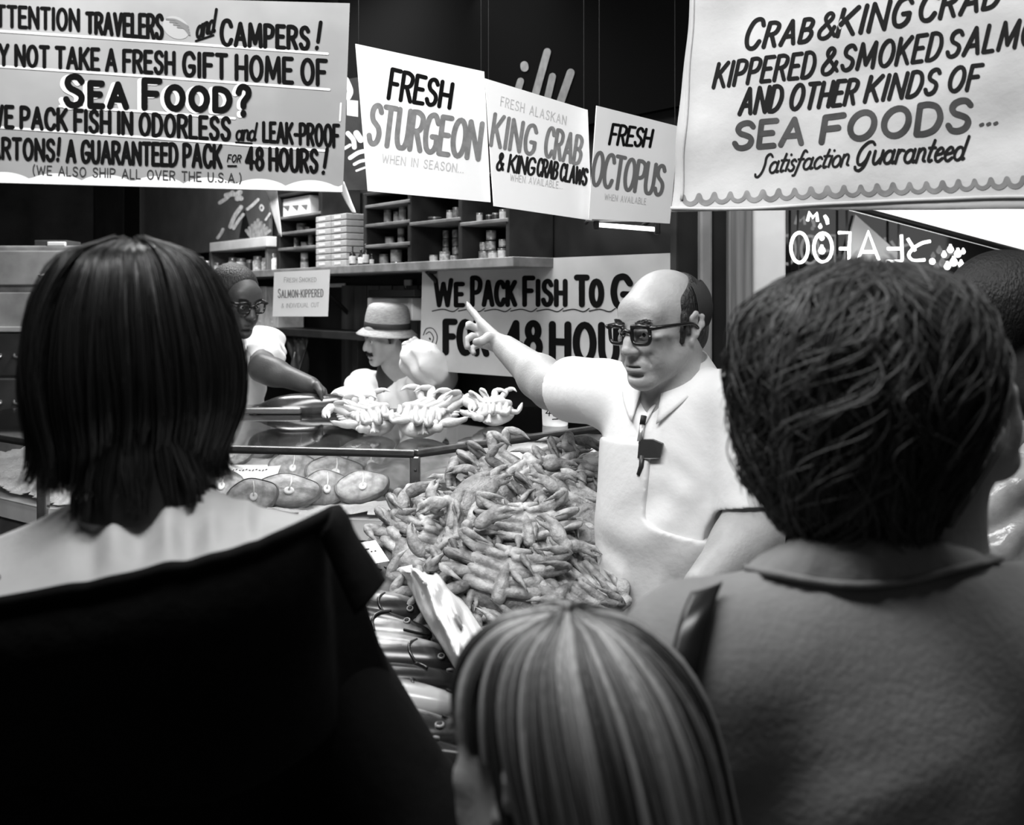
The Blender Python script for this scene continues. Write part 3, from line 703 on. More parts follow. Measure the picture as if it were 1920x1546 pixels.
# jars along the open shelf, left of the rack
for x, w_, h_, mm in ((408, 16, 22, M_tin), (422, 13, 20, M_tin2), (436, 17, 30, M_tin), (452, 19, 28, M_tin), (468, 14, 24, M_dk), (483, 18, 30, M_tin2), (500, 20, 26, M_tin2), (512, 17, 34, M_tin)):
    tin(x, ZS, w_, h_, .1, mm, 'jar in the row on the open shelf below the white ledge', 'jars in the row on the open shelf', 'jar')
for x, w_, h_, mm in ((372, 22, 34, M_tin), (388, 20, 26, M_tin2)): tin(x, ZS, w_, h_, .1, mm, 'jar at the far end of the open shelf beside the dark bob', 'jars at the far end of the open shelf', 'jar')
o = thing('ledge', 'white ledge board above the row of jars', 'shelf', at(446, 0, zz(446, 466))); mb = MB(); wboard(mb, 393, 500, zz(446, 465), zz(446, 447), 0, .16); mb.build('board', mat('white_ledge', .6, .5, .3, noise_amt=.1, scale=9), o, False)
for x in (394, 499): mb = MB(); wboard(mb, x - 2, x + 2, ZS, zz(446, 465), 0, .14); mb.build('bracket', M_edge, o, False)
for x, w_, h_ in ((677, 11, 30), (660, 15, 36), (697, 8, 20)):
    tin(x, ZS, w_, h_, .21, M_tin, 'dark bottle with a pale label beside the stacked cartons', 'bottles beside the stacked cartons', 'bottle')
# cartons
M_ctn = mat('carton', .34, .7, .2, noise_amt=.12, scale=30, obj_rand=.15); M_ctl = mat('carton_label', .62, .6, .2, noise_amt=.15, scale=50)
def wcarton(label, xa, xb, ya, yb, off, dep, m, z0=None, group=None, marks=(), nm='carton'):
    z1 = zz((xa+xb)/2, ya, off); zb = zz((xa+xb)/2, yb, off) if z0 is None else z0
    if z0 is not None: z1 = zb + (yb - ya)*WD((xa+xb)/2, yb, off).y/F
    o = thing(nm, label, 'box', at((xa+xb)/2, off - dep/2, zb), group); mb = MB(); wboard(mb, xa, xb, zb, z1, off - dep, off); mb.build('box', m, o, False)
    if marks:
        mb = MB()
        for (u0, v0, u1, v1) in marks: wboard(mb, xa + (xb-xa)*u0, xa + (xb-xa)*u1, zb + (z1-zb)*v0, zb + (z1-zb)*v1, off, off + .001, 0)
        mb.build('printed_label', M_ctl, o, False)
    return o
hb = 11.4*4.75/F; zc = ZS
for r in range(8):
    for c in range(2):
        xa = 592 + 29*c; o = wcarton('flat carton in the tall block of stacked cartons on the shelf', xa, xa + 28.4, 0, 11.2, .24, .15, M_ctn, zc, 'block of stacked cartons', ((.2, .3, .62, .75),))
    zc += hb
wcarton('white display carton with three dark triangles on the rack top shelf', 526, 581, 367, 402, .18, .14, mat('white_carton', .75, .6, .2), zA1)
c = [o for o in bpy.data.objects if o.name.startswith('carton') and o.type == 'EMPTY'][-1]
pt = Paint(lambda px, py, l: WD(px, py, .181 + l))
for k in range(3): pt.poly([(530 + 17*k, 386 - k), (543 + 17*k, 385 - k), (540 + 17*k, 396 - k)])
pt.build(mat('triangle_ink', .12), c, 'printed_triangle')
# under the shelf: two tall white cartons, small bright card, towel holder, dark cabinets
zf = WD(500, 614, .2).z
o = thing('counter_ledge', 'dark ledge under the shelf that carries the two white cartons', 'shelf', at(560, 0, zf - .03)); mb = MB(); wboard(mb, 440, 690, zf - .035, zf, .014, .2); mb.build('board', M_cub, o, False)
for px in (480, 660): mb = MB(); wboard(mb, px, px + 10, zf - .2, zf - .035, .014, .15); mb.build('bracket', M_cub, o, False)
for k, xa in enumerate((476, 499)): wcarton(['left', 'right'][k] + ' one of two tall white cartons standing under the shelf', xa, xa + 22, 0, 76, .18, .14, mat('pale_carton', .5, .6, .2, noise_amt=.15, scale=30), zf, None, ((.4, .12, .55, .17),))
o = thing('towel_dispenser', 'dark paper towel holder with a white sheet hanging behind the straw hat', 'dispenser', at(735, .06, WD(735, 595, .1).z))
mb = MB(); wboard(mb, 690, 776, WD(735, 556, .16).z, WD(735, 543, .16).z, .014, .17); mb.build('cover', M_black, o, False)
mb = MB(); wboard(mb, 688, 772, WD(735, 600, .12).z, WD(735, 558, .12).z, .06, .12, .006); mb.build('paper_roll', mat('towel', .85), o, False)
mb = MB(); wboard(mb, 757, 770, WD(763, 540, .02).z, WD(763, 524, .02).z, 0, .01); o = mb.build('wall_card', M_paper, None, False, at(763, 0, WD(763, 540).z)); tag(o, 'small white card on the wall above the towel holder', 'card')
mb = MB(); wboard(mb, 618, 646, WD(630, 538, .02).z, WD(630, 531, .02).z, 0, .01); o = mb.build('wall_card', M_paper, None, False, at(630, 0, WD(630, 538).z)); tag(o, 'thin white tag under the shelf right of the salmon card', 'card')
# tall dark drum and bagged stuff under the ledge
o = thing('plastic_roll', 'roll of clear plastic hanging on the dark wall behind the counter', 'bag', at(572, .1, WD(572, 720, .1).z))
mb = MB(); q0 = WD(560, 632, .12); q1 = WD(560, 716, .12)
mb.sheet(lambda u, v: q0.lerp(q1, v) + WDIR*(.16*(u - .5)*(1 - .35*v) + .02*v) + WN*(.02*math.sin(u*19 + v*2) + .012*math.sin(u*31 - v*5)), 40, 14, .003)
mb.build('plastic_sheet', mat('plastic_film', .1, .15, .7), o)
# far left: pale cupboard with drawers, seen past the dark bob
o = thing('cupboard', 'pale cupboard with dark drawers at the far left behind the counter', 'cupboard', P(70, 800, 4.6))
MC = mat('cupboard_pale', .3, .5, .3, noise_amt=.3, scale=9); MD = mat('cupboard_dark', .06, .4, .4, noise_amt=.2, scale=8)
def pbox(mb, xa, ya, xb, yb, d, th, bev=.004):
    a, c = P(xa, ya, d), P(xb, yb, d); mb.box(((a.x+c.x)/2, d + th/2, (a.z+c.z)/2), (abs(c.x-a.x), th, abs(a.z-c.z)), None, bev)
mb = MB(); a = P(-60, 460, 4.6); c = P(150, 0, 4.6); mb.box(((a.x+c.x)/2, 4.82, a.z/2 + .0), (c.x-a.x, .4, a.z), None, .006); mb.build('carcass', MC, o, False)
for ya, yb in ((625, 704), (712, 800)):
    mb = MB(); pbox(mb, -50, ya, 142, yb, 4.585, .02); dr = mb.build('drawer', MD, o, False)
    for x in (-10, 38, 110): mb = MB(); mb.tube(catmull([P(x - 11, ya + 38, 4.59), P(x - 10, ya + 44, 4.56), P(x + 10, ya + 44, 4.56), P(x + 11, ya + 38, 4.59)], 5), .005, 6); mb.build('handle', M_lid, dr)
for ya in (470, 548): mb = MB(); pbox(mb, -50, ya, 142, ya + 64, 4.588, .015); mb.build('door', mat('cupboard_door', .34, .4, .4, noise_amt=.25, scale=7), o, False)
mb = MB(); pbox(mb, -60, 612, 150, 622, 4.57, .03); mb.build('rail', mat('pale_rail', .6), o, False)
q = P(97, 519, 4.5); mb = MB(); mb.lathe([(.0, -.022), (.03, -.02), (.052, -.004), (.056, .01), (.05, .012), (.0, .006)], 20, (0, 0, 0), Matrix.Translation(q)); mb.tube([q + Vector((0, .04, 0)), q + Vector((0, .1, 0))], .008, 6); b2 = mb.build('wall_bowl', mat('bowl_white', .85), None, True, q); tag(b2, 'white bowl shape on the pale cupboard beside the dark bob', 'bowl')
mb = MB(); pbox(mb, 64, 450, 124, 492, 4.63, .16); o = mb.build('tool_box', MD, None, False, P(94, 460, 4.7)); tag(o, 'dark box with a white lid strip on top of the pale cupboard', 'box'); mb = MB(); pbox(mb, 88, 453, 122, 461, 4.62, .02); mb.build('lid_strip', WHT, o, False)

# ------------------------------------------------------------------ lamp under the octopus card
o = thing('fluorescent_lamp', 'glowing white tube lamp under the fresh octopus card', 'lamp', P(1175, 425, 2.97))
a, c = P(1118, 421, 2.98), P(1232, 430, 2.96)
mb = MB(); mb.tube([a, c], .0065, 12); mb.build('tube', emit('tube_glow', .9, 2.2), o)
mb = MB(); up = Vector((0, 0, .03)); mb.box(((a + c)/2 + up), ((c - a).length + .06, .06, .025), None, .006); mb.build('housing', mat('lamp_housing', .3), o, False)
for q in (a, c): mb = MB(); mb.box(q + Vector((0, 0, .008)), (.016, .03, .045), None, .004); mb.build('socket', M_cub, o, False)
for q in (a, c): mb = MB(); mb.tube([q + up*1.2, q + up*1.2 + Vector((0, .42, 0))], .006, 6); mb.build('rod', M_cub, o)
# ------------------------------------------------------------------ glass display case
TOPZ, DECK = 1.175, 1.0
M_rail = mat('case_rail', .28, .25, .5, metal=.85, noise_amt=.2, scale=30); M_railD = mat('rail_dark', .02, .3, .5)
G = glass('case_glass', .93, .02, 1.0); GT = glass('case_top_glass', .62, .03, 1.15)
def top(px, py): d = (CZ - TOPZ)*F/(py - HY); return P(px, py, d)
A0 = top(80, 829); A1 = top(778, 846); A2 = top(1112, 800.5); A3 = A2 + (A2 - A1)*1.1; AL = top(20, 819.5); AL = A0 + (AL - A0).normalized()*.75
BK = [Vector((A3.x - .12, A3.y + .22, TOPZ)), Vector((-.02, 3.5, TOPZ)), Vector((-.5, 3.46, TOPZ)), Vector((-1.7, 3.5, TOPZ))]
poly = [AL, A0, A1, A2, A3] + BK
case = thing('display_case', 'glass topped fish display case with metal rails behind the crab heap', 'display case', (-.5, 2.9, 0))
def slab(name, pts, z0, z1, m, parent):
    n = len(pts); v = [(p.x, p.y, z0) for p in pts] + [(p.x, p.y, z1) for p in pts]
    f = [tuple(range(n))[::-1], tuple(range(n, 2*n))] + [(i, (i+1) % n, n + (i+1) % n, n + i) for i in range(n)]
    return link(name, v, f, m, parent, False)
slab('top_glass', poly, TOPZ - .008, TOPZ, GT, case)
slab('base', [p + (Vector((-.5, 3.1, 0)) - Vector((p.x, p.y, 0)))*.02 for p in poly], 0, DECK - .05, mat('case_base', .12, .4, .4, noise_amt=.3, scale=6), case)
slab('deck', [p + (Vector((-.5, 3.1, 0)) - Vector((p.x, p.y, 0)))*.012 for p in poly], DECK - .05, DECK, mat('case_deck', .75, .35, .5, noise_amt=.1, scale=8), case)
for a, c in ((AL, A0), (A0, A1), (A1, A3)):
    t = (c - a).normalized(); nn = Vector((t.y, -t.x, 0))
    mb = MB(); m0 = (a + c)/2; Mx = Matrix(((t.x, -nn.x, 0, m0.x), (t.y, -nn.y, 0, m0.y), (0, 0, 1, TOPZ - .002), (0, 0, 0, 1)))
    mb.box((0, 0, 0), ((c - a).length, .02, .012), Mx, .003); mb.build('rail', M_rail, case, False)
    mb = MB(); mb.box((0, -.004, -.0085), ((c - a).length, .014, .009), Mx, .002); mb.build('rail_edge', M_railD, case, False)
    v = [(a.x, a.y, DECK), (c.x, c.y, DECK), (c.x, c.y, TOPZ - .012), (a.x, a.y, TOPZ - .012)]; off = -nn*.006
    vv = v + [(x + off.x, y + off.y, z) for x, y, z in v]
    link('side_glass', vv, [(0, 1, 2, 3), (7, 6, 5, 4), (0, 4, 5, 1), (1, 5, 6, 2), (2, 6, 7, 3), (3, 7, 4, 0)], G, case, False)
for q in (A0, A1, A3):
    mb = MB(); mb.box((q.x, q.y + .004, (DECK - .06 + TOPZ - .012)/2), (.026, .026, TOPZ - DECK + .05), None, .004)
    ps = mb.build('post', M_rail, case, False)
    mb = MB()
    for z in (TOPZ - .045, TOPZ - .075): mb.lathe([(.0035, 0), (.0035, .002), (.001, .003)], 10, (0, 0, 0), Matrix.Translation((q.x + .002, q.y - .009, z)) @ Matrix.Rotation(PI/2, 4, 'X'))
    mb.build('rivet', mat('rivet', .03, .4, .4), ps)
# crushed ice on the deck: one heap nobody could count
def ice_h(x, y): return DECK + .012 + .02*noise.noise((x*7, y*7, 0)) + .008*noise.noise((x*40, y*40, 2)) + .035*max(0, min(1, (y - 2.6)/.8))
def insp(x, y):
    ok = True; pts = poly; n = len(pts); inside = False
    for i in range(n):
        a, c = pts[i], pts[(i+1) % n]
        if (a.y > y) != (c.y > y) and x < (c.x - a.x)*(y - a.y)/(c.y - a.y) + a.x: inside = not inside
    return inside
M_ice = mat('crushed_ice', .86, .35, .5, noise_amt=.06, scale=40, bump=.5, bscale=110, trans=.15)
mb = MB(); nx, ny = 150, 70; g = {}; vv = []; ff = []
cc = Vector((-.5, 3.1, 0))
for i in range(nx + 1):
    for j in range(ny + 1):
        x = -1.75 + 2.45*i/nx; y = 2.5 + 1.0*j/ny
        qx = cc.x + (x - cc.x)*1.03; qy = cc.y + (y - cc.y)*1.03
        if insp(qx, qy): g[i, j] = len(vv); vv.append((x, y, ice_h(x, y)))
for i in range(nx):
    for j in range(ny):
        q = [(i, j), (i+1, j), (i+1, j+1), (i, j+1)]
        if all(k in g for k in q): ff.append([g[k] for k in q])
ice = link('crushed_ice', vv, ff, M_ice, None); tag(ice, 'bed of white crushed ice inside the glass case', 'ice', None, 'stuff')

# ------------------------------------------------------------------ fish steaks on the ice
M_flesh = mat('steak_flesh', .33, .45, .5, noise_amt=.35, scale=45, obj_rand=.25, bump=.2, bscale=90); M_skin = mat('steak_skin', .16, .4, .5, noise_amt=.4, scale=40); M_bone = mat('steak_bone', .8, .5, .3)
def steak_proto():
    o = thing('fish_steak', 'x', 'fish steak'); mb = MB(); N = 40
    def prof(a): return (.072*(1 + .06*math.sin(2*a + .4) + .03*math.sin(3*a)), .05*(1 + .05*math.cos(3*a)))
    ring = lambda k, z: [(prof(a)[0]*k*math.cos(a), prof(a)[1]*k*math.sin(a) + (.008 if False else 0), z + .002*math.sin(5*a)*k) for a in [2*PI*i/N for i in range(N)]]
    v = []; lv = [(1e-4, 0), (.5, .001), (.9, 0), (.955, .003), (.965, .012), (.955, .021), (.9, .024), (.6, .0252), (.3, .0238), (1e-4, .025)]
    for k, z in lv: v += ring(k, z)
    f = [(i*N + k, i*N + (k+1) % N, (i+1)*N + (k+1) % N, (i+1)*N + k) for i in range(len(lv)-1) for k in range(N)]
    mb.add(v, f); mb.build('flesh', M_flesh, o)
    mb = MB(); v = []
    lv = [(.94, .001), (1.0, .004), (1.01, .012), (1.0, .021), (.945, .0255), (.93, .0235)]
    for k, z in lv: v += ring(k, z)
    f = [(i*N + k, i*N + (k+1) % N, (i+1)*N + (k+1) % N, (i+1)*N + k) for i in range(len(lv)-1) for k in range(N)]
    mb.add(v, f); mb.build('skin', M_skin, o)
    mb = MB(); mb.lathe([(.011, .022), (.012, .0265), (.007, .0275), (.003, .0255)], 12, (.004, -.006, 0)); mb.tube([(.004, -.004, .026), (.006, .02, .0262), (.004, .04, .025)], [.0025, .002, .001], 6); mb.build('bone', M_bone, o)
    return o
st = steak_proto()
ST = [(560, 1), (585, 2)]
steaks = [(482, 853, 3.3, 1.0), (560, 856, 3.22, 1.05), (634, 868, 3.12, 1.3), (742, 884, 2.98, 1.25), (548, 894, 2.9, 1.0), (626, 899, 2.86, 1.0), (694, 895, 2.95, 1.05), (474, 944, 2.62, .95), (540, 938, 2.66, 1.05), (610, 931, 2.7, .95), (680, 929, 2.7, 1.0), (430, 870, 3.15, .9), (416, 925, 2.72, .9), (330, 900, 2.85, 1.0), (255, 880, 3.0, 1.0), (300, 940, 2.68, 1.0)]
LB = ['pale fish steak at the back of the ice, left of centre', 'pale fish steak at the back of the ice', 'broad pale fish steak leaning at the back of the ice', 'large dark fish steak beside the corner post', 'fish steak just right of the white price card', 'fish steak in the middle of the ice bed', 'dark fish steak in front of the largest dark one', 'fish steak under the lower edge of the price card', 'fish steak in the front row beside the price card', 'fish steak third along the front row, next to the dark end one', 'dark fish steak at the right end of the front row', 'fish steak behind the price card', 'fish steak left of the price card']
for i, (px, py, d, s) in enumerate(steaks):
    o = st if i == 0 else copy_tree(st); q = P(px, py, d); q.z = ice_h(q.x, q.y) + .028*s
    o.location = q; tilt = math.radians(52 + 8*math.sin(i*2.3)); o.rotation_euler = (tilt, math.radians(6*math.sin(i*1.7)), math.radians(12*math.sin(i*3.1) + 8)); o.scale = (s*(1 + .12*math.sin(i*4.1)), s*(1 + .1*math.cos(i*2.7)), s)
    if i < 13: o['label'] = LB[i]
    else: o['label'] = 'fish steak on the ice hidden behind the dark bob'; o['group'] = 'fish steaks behind the dark bob'
# price card in the case
def card(label, c, d, m=CARD, marks=None, lean=.1, nm='price_card'):
    q = [P(*c[k], d + (lean if k < 2 else 0)) for k in range(4)]
    base = (q[2] + q[3])/2; o = thing(nm, label, 'price card', base); mb = MB(); mb.sheet(lambda u, v: (q[3].lerp(q[2], u)).lerp(q[0].lerp(q[1], u), v), 8, 6, .0015); mb.build('card', m, o, False)
    A, B, Cc = q[0], q[1], q[3]; n = (B - A).cross(Cc - A).normalized(); n = n if n.y < 0 else -n
    if marks:
        p = Paint(lambda px, py, l: hit(px, py, A, n) + n*l); marks(p); p.build(INK2, o, 'lettering')
    return o
def mk1(p):
    for k in range(13): p.rib([(424 + 6.2*k, 881 + (k*7 % 3)), (426 + 6.2*k, 880 + (k*5 % 3))], 1.6)
    for k in range(5): p.rib([(428 + 12*k, 899), (431 + 12*k, 897)], 2)
    p.rib([(478, 909), (483, 904)], 3)
card('white handwritten price card leaning among the fish steaks', ((432, 871), (527, 871), (510, 917), (402, 916)), 2.76, CARD, mk1, .12)
# small fish and fillets behind the right pane
M_fsh = mat('fish_grey', .26, .35, .5, noise_amt=.35, scale=20, obj_rand=.2); M_fdk = mat('fish_dark', .03, .2, .6, noise_amt=.5, scale=25); M_fpl = mat('fillet_pale', .55, .4, .5, noise_amt=.2, scale=14)
def slabfish(label, c, d, L, wd, th, rot, m, tilt=0.0, nm='whole_fish'):
    q = P(*c, d); s = SDF((-L/2 - .03, -wd/2 - .03, -th - .03), (L/2 + .03, wd/2 + .03, th + .03), .006)
    s.ell((0, 0, 0), (L*.42, wd*.5, th*.55), .02); s.ell((L*.3, 0, 0), (L*.2, wd*.32, th*.42), .03); s.cap((-L*.36, 0, 0), (-L*.42, 0, 0), wd*.12, wd*.1, .03)
    s.ell((-L*.46, wd*.14, 0), (L*.05, wd*.18, th*.16), .02, rot=(0, 0, -.5)); s.ell((-L*.46, -wd*.14, 0), (L*.05, wd*.18, th*.16), .02, rot=(0, 0, .5))
    V, Fc = s.mesh(); R = Matrix.Translation(q) @ Matrix.Rotation(rot, 4, 'Z') @ Matrix.Rotation(tilt, 4, 'X'); A = np.array(R)
    V = V @ A[:3, :3].T + A[:3, 3]; base = V[:, 2].min(); V[:, 2] += max(0, 0)
    o = thing(nm, label, 'fish', q); link('fish_body', V, Fc, m, o)
    e = R @ Vector((L*.36, -wd*.12, th*.34)); mb = MB(); mb.lathe([(.007, -.002), (.008, .001), (.004, .004)], 10, e); mb.build('eye', M_black, o); return o
slabfish('large pale halibut lying behind the right pane of the case', (838, 880), 2.95, .5, .3, .09, .75, M_fsh, .35)
slabfish('rounded grey fish in front of the halibut behind the right pane', (860, 918), 2.82, .36, .2, .1, .6, M_fsh, .3)
slabfish('grey fish low behind the corner post of the case', (830, 945), 2.72, .34, .2, .09, .5, M_fsh, .2)
slabfish('pale whole fish lying flat behind the right pane', (958, 862), 3.05, .34, .11, .1, .1, M_fpl, .3)
slabfish('glossy black fish behind the pale one in the case', (1010, 848), 3.2, .42, .1, .08, -.1, M_fdk, .2)
slabfish('grey fish at the back of the case near the apron man', (1075, 842), 3.35, .4, .16, .08, .2, M_fsh, .3)
card('small white price card at the back of the case beside the apron', ((1112, 836), (1172, 842), (1168, 866), (1104, 846)), 3.0, CARD, lambda p: [p.rib([(1118 + 7*k, 845 + 1.5*k), (1121 + 7*k, 843 + 1.5*k)], 2) for k in range(6)], .05)
# ------------------------------------------------------------------ sale bench with the crab bed and the salmon
BZ = .86
o = thing('sale_bench', 'low sale bench carrying salmon and the crab heap in front of the case', 'bench', (-.5, 1.9, 0))
bp = [Vector((-1.25, 1.22, 0)), Vector((-.02, 1.22, 0)), Vector((-.02, 1.93, 0)), Vector((.09, 1.98, 0)), Vector((.1, 2.28, 0)), Vector((.46, 2.8, 0)), Vector((.43, 3.04, 0)), Vector((-.22, 2.42, 0)), Vector((-1.25, 2.52, 0))]
slab('body', [p*.97 + Vector((-.012, .06, 0)) for p in bp], 0, BZ - .05, mat('bench_body', .1, .5, .3, noise_amt=.3, scale=5), o)
slab('tray', bp, BZ - .05, BZ, mat('bench_tray', .14, .3, .5, metal=.5, noise_amt=.3, scale=12), o)
def zr(y): return BZ + .29*max(0, y - 2.0)
cb = [bp[2] + Vector((-.42, .02, 0)), bp[3], bp[4], bp[5], bp[6], bp[7] + Vector((.0, .0, 0)), bp[7] + Vector((-.12, .01, 0))]
v = [(p.x*.985, p.y, BZ + .001) for p in cb] + [(p.x*.985, p.y, zr(p.y) + .004) for p in cb]; n = len(cb)
link('sloped_bed', v, [tuple(range(n))[::-1], tuple(range(n, 2*n))] + [(i, (i+1) % n, n+(i+1) % n, n+i) for i in range(n)], mat('crab_bed', .06, .4, .5, noise_amt=.5, scale=30), o, False)

# ------------------------------------------------------------------ crabs
M_crab = mat('crab_shell', .26, .5, .4, noise_amt=.45, scale=40, bump=.4, bscale=130, obj_rand=.4); M_crabD = mat('crab_back', .2, .45, .45, noise_amt=.4, scale=30, bump=.5, bscale=120, obj_rand=.25)
M_cook = mat('cooked_crab', .5, .4, .5, noise_amt=.08, scale=30, bump=.2, bscale=120)
def crab_proto(seed, mb_, mc):
    r = random.Random(seed); o = thing('crab', 'x', 'crab')
    s = SDF((-.13, -.1, -.06), (.13, .1, .05), .003)
    s.ell((0, 0, -.01), (.095, .06, .024), .01); s.ell((0, -.02, -.012), (.06, .05, .022), .02)
    for sx in (-1, 1):
        s.ell((sx*.062, .012, -.006), (.03, .03, .016), .02)
        for k in range(7): a = .25 + k*.2; s.cap((sx*.09*math.sin(a + .12), .018 + .046*math.cos(a), -.004), (sx*.106*math.sin(a + .12), .02 + .058*math.cos(a), -.002), .007, .002, .003)
    s.ell((0, -.002, .03), (.083, .052, .026), .008, '-')
    for sx in (-1, 1): s.chain([((sx*.012, -.05, -.034), .003), ((sx*.022, -.015, -.0365), .004), ((sx*.04, .015, -.033), .003)], .004, '-'); s.chain([((sx*.03, .03, -.03), .003), ((sx*.07, .01, -.026), .003)], .004, '-')
    s.build('carapace', mc, o, relax=1)
    s = SDF((-.08, -.075, -.03), (.08, .075, .05), .0025)
    s.ell((0, -.002, .002), (.066, .05, .018), .01)
    for sx in (-1, 1):
        for j in range(4): y = .032 - .0225*j; s.cap((sx*.011, y - .007, .019), (sx*.062, y + .005, .013), .0075, .0108, .0025)
        s.cap((sx*.012, .042, .015), (sx*.03, .05, .008), .007, .005, .003)
    s.chain([((0, -.052, .016), .013), ((0, -.03, .022), .0125), ((0, -.012, .0245), .009), ((0, .008, .025), .004)], .003)
    for j in range(4): s.cap((-.014, -.045 + .012*j, .0365 - .001*j), (.014, -.045 + .012*j, .0365 - .001*j), .0016, None, .001, '-')
    s.cap((-.006, .047, .012), (-.004, .03, .022), .006, .004, .003); s.cap((.006, .047, .012), (.004, .03, .022), .006, .004, .003)
    s.build('underside', mb_, o, relax=0)
    for sx in (-1, 1):
        for j in range(4):
            a = math.radians(38 - 27*j + r.uniform(-9, 9)); bs = Vector((sx*.058, .03 - .022*j, .012)); L = .05 + .006*(1.5 - abs(j - 1.5)) + r.uniform(-.004, .004)
            k1 = bs + Vector((sx*math.cos(a)*L, math.sin(a)*L, .012 + r.uniform(-.004, .01))); fo = r.uniform(.6, 1.3)
            d2 = Vector((-sx*fo, -.55 + .3*r.random() - (.1 if j > 1 else 0), .22 + .2*r.random())).normalized(); k2 = k1 + d2*.038
            d3 = (d2 + Vector((-sx*.9, -.1, -.6))).normalized(); k3 = k2 + d3*.024
            pts = [bs, bs.lerp(k1, .12), bs.lerp(k1, .3), bs.lerp(k1, .6), bs.lerp(k1, .88), k1, k1.lerp(k2, .14), k1.lerp(k2, .3), k1.lerp(k2, .7), k2, k2.lerp(k3, .15), k2.lerp(k3, .5), k3]
            mb = MB(); mb.tube(pts, [.007, .0095, .0115, .0125, .0105, .007, .0078, .0096, .0086, .005, .005, .0032, .0006], 8, flat=.75); mb.build('leg', mb_, o)
        s = SDF((min(sx*.01, sx*.15) - .01, .02, -.03), (max(sx*.01, sx*.15) + .01, .18, .06), .003)
        q = r.uniform(-.012, .008); c = (sx*(.068 + q), .092, .02)
        s.cap((sx*.045, .045, .004), (sx*.092, .058, .01), .010, .0125, .004); s.ell((sx*.094, .072, .014), (.012, .014, .011), .004)
        s.ell(c, (.0145, .027, .012), .005, rot=(0, 0, sx*.6))
        s.chain([((c[0] - sx*.012, .108, .02), .0085), ((c[0] - sx*.03, .12, .021), .006), ((c[0] - sx*.05, .122, .02), .0015)], .004)
        s.chain([((c[0] - sx*.016, .1, .018), .0065), ((c[0] - sx*.036, .107, .017), .004), ((c[0] - sx*.05, .116, .018), .0013)], .0025)
        s.build('claw', mb_, o, relax=1)
    return o
protos = [crab_proto(k, M_crab, M_crabD) for k in (1, 2, 3)]
used = [False]*3
def place(o, q, rz, rx, ry, sc): o.location = q; o.rotation_euler = Euler((rx, ry, rz), 'XYZ'); o.scale = (sc, sc, sc)
CR = [  # px, py, lift, rot z, tilt x, tilt y, back up, label
 (785, 1015, .03, -.5, .75, -.2, 0, 'crab at the left end of the heap beside the price tag'),
 (985, 985, .12, .12, .65, .1, 0, 'large crab on its back in the middle of the heap, legs in rows'),
 (950, 1078, .1, -.25, .7, -.05, 0, 'crab on its back just below the middle one'),
 (1062, 1112, .07, -.75, .5, .2, 0, 'crab on its back low at the right beside the apron'),
 (905, 935, .12, .9, .5, .2, 1, 'crab showing its shell under the corner post'),
 (945, 900, .1, 2.2, .8, .1, 0, 'crab with pale claws raised near the top of the heap'),
 (1010, 900, .12, -2.6, .55, .2, 0, 'crab lying upside down near the top of the heap'),
 (1068, 905, .1, -.9, .8, .2, 0, 'pale crab at the top of the heap under the black fish'),
 (1118, 890, .09, .3, .6, -.1, 1, 'dark round backed crab at the top right of the heap'),
 (1105, 965, .08, 2.4, .5, .3, 0, 'crab with a pale claw tip against the apron edge'),
 (1096, 1022, .07, 1.2, .6, -.2, 1, 'shell up crab against the apron, below the pale claw'),
 (1070, 1068, .06, -1.1, .5, .1, 0, 'crab with spread legs at right, above the one beside the apron'),
 (868, 1035, .08, 1.3, .55, .4, 0, 'crab on edge left of the middle crabs'),
 (885, 1105, .05, -.9, .5, .2, 0, 'crab low in the heap right of the white plastic bag'),
 (930, 1140, .03, 2.5, .4, 0, 0, 'crab at the bottom front of the heap above the child'),
 (1010, 1150, .03, 1.9, .5, .1, 0, 'crab at the bottom front of the heap, legs towards the apron'),
 (835, 990, .03, .6, .7, .3, 0, 'crab between the left end crab and the shell up one'),
 (1040, 955, .09, -.6, .6, .1, 0, 'crab half buried to the right of the large middle crab'),
 (1035, 1040, .06, 2.0, .5, -.3, 1, 'dark crab sunk behind the two crabs on their backs')]
CR += [(x, y, .0, random.uniform(-3, 3), random.uniform(.3, .8), random.uniform(-.3, .3), int(k % 3 == 0), None) for k, (x, y) in enumerate(
 [(800, 1050), (845, 1095), (905, 1010), (1050, 1000), (1090, 930), (1000, 940), (870, 960), (960, 940), (1040, 905), (1062, 1150), (990, 1185), (930, 1180), (1165, 930)])]
for i, (px, py, lift, rz, rx, ry, up, lab) in enumerate(CR):
    k = i % 3
    o = protos[k] if not used[k] else copy_tree(protos[k]); used[k] = True
    pn = Vector((0, -.29, 1)).normalized(); q = hit(px, py, Vector((0, 2.0, BZ + .045 + lift)), pn)
    if q.y < 2.0: q = hit(px, py, Vector((0, 2, BZ + .04 + lift)), Vector((0, 0, 1)))
    place(o, q, rz, rx, ry, random.Random(i).uniform(.95, 1.12)); o.rotation_euler = (Matrix.Rotation(rx + .1, 3, 'X') @ Matrix.Rotation(ry, 3, 'Y') @ Matrix.Rotation(rz, 3, 'Z') @ Matrix.Rotation(PI if up else 0, 3, 'Y')).to_euler()
    if lab: o['label'] = lab
    else: o['label'] = 'crab buried low in the heap, showing between those on top'
    o['group'] = 'crabs in the heap'
    if not lab: o['group'] = 'crabs buried low in the heap'
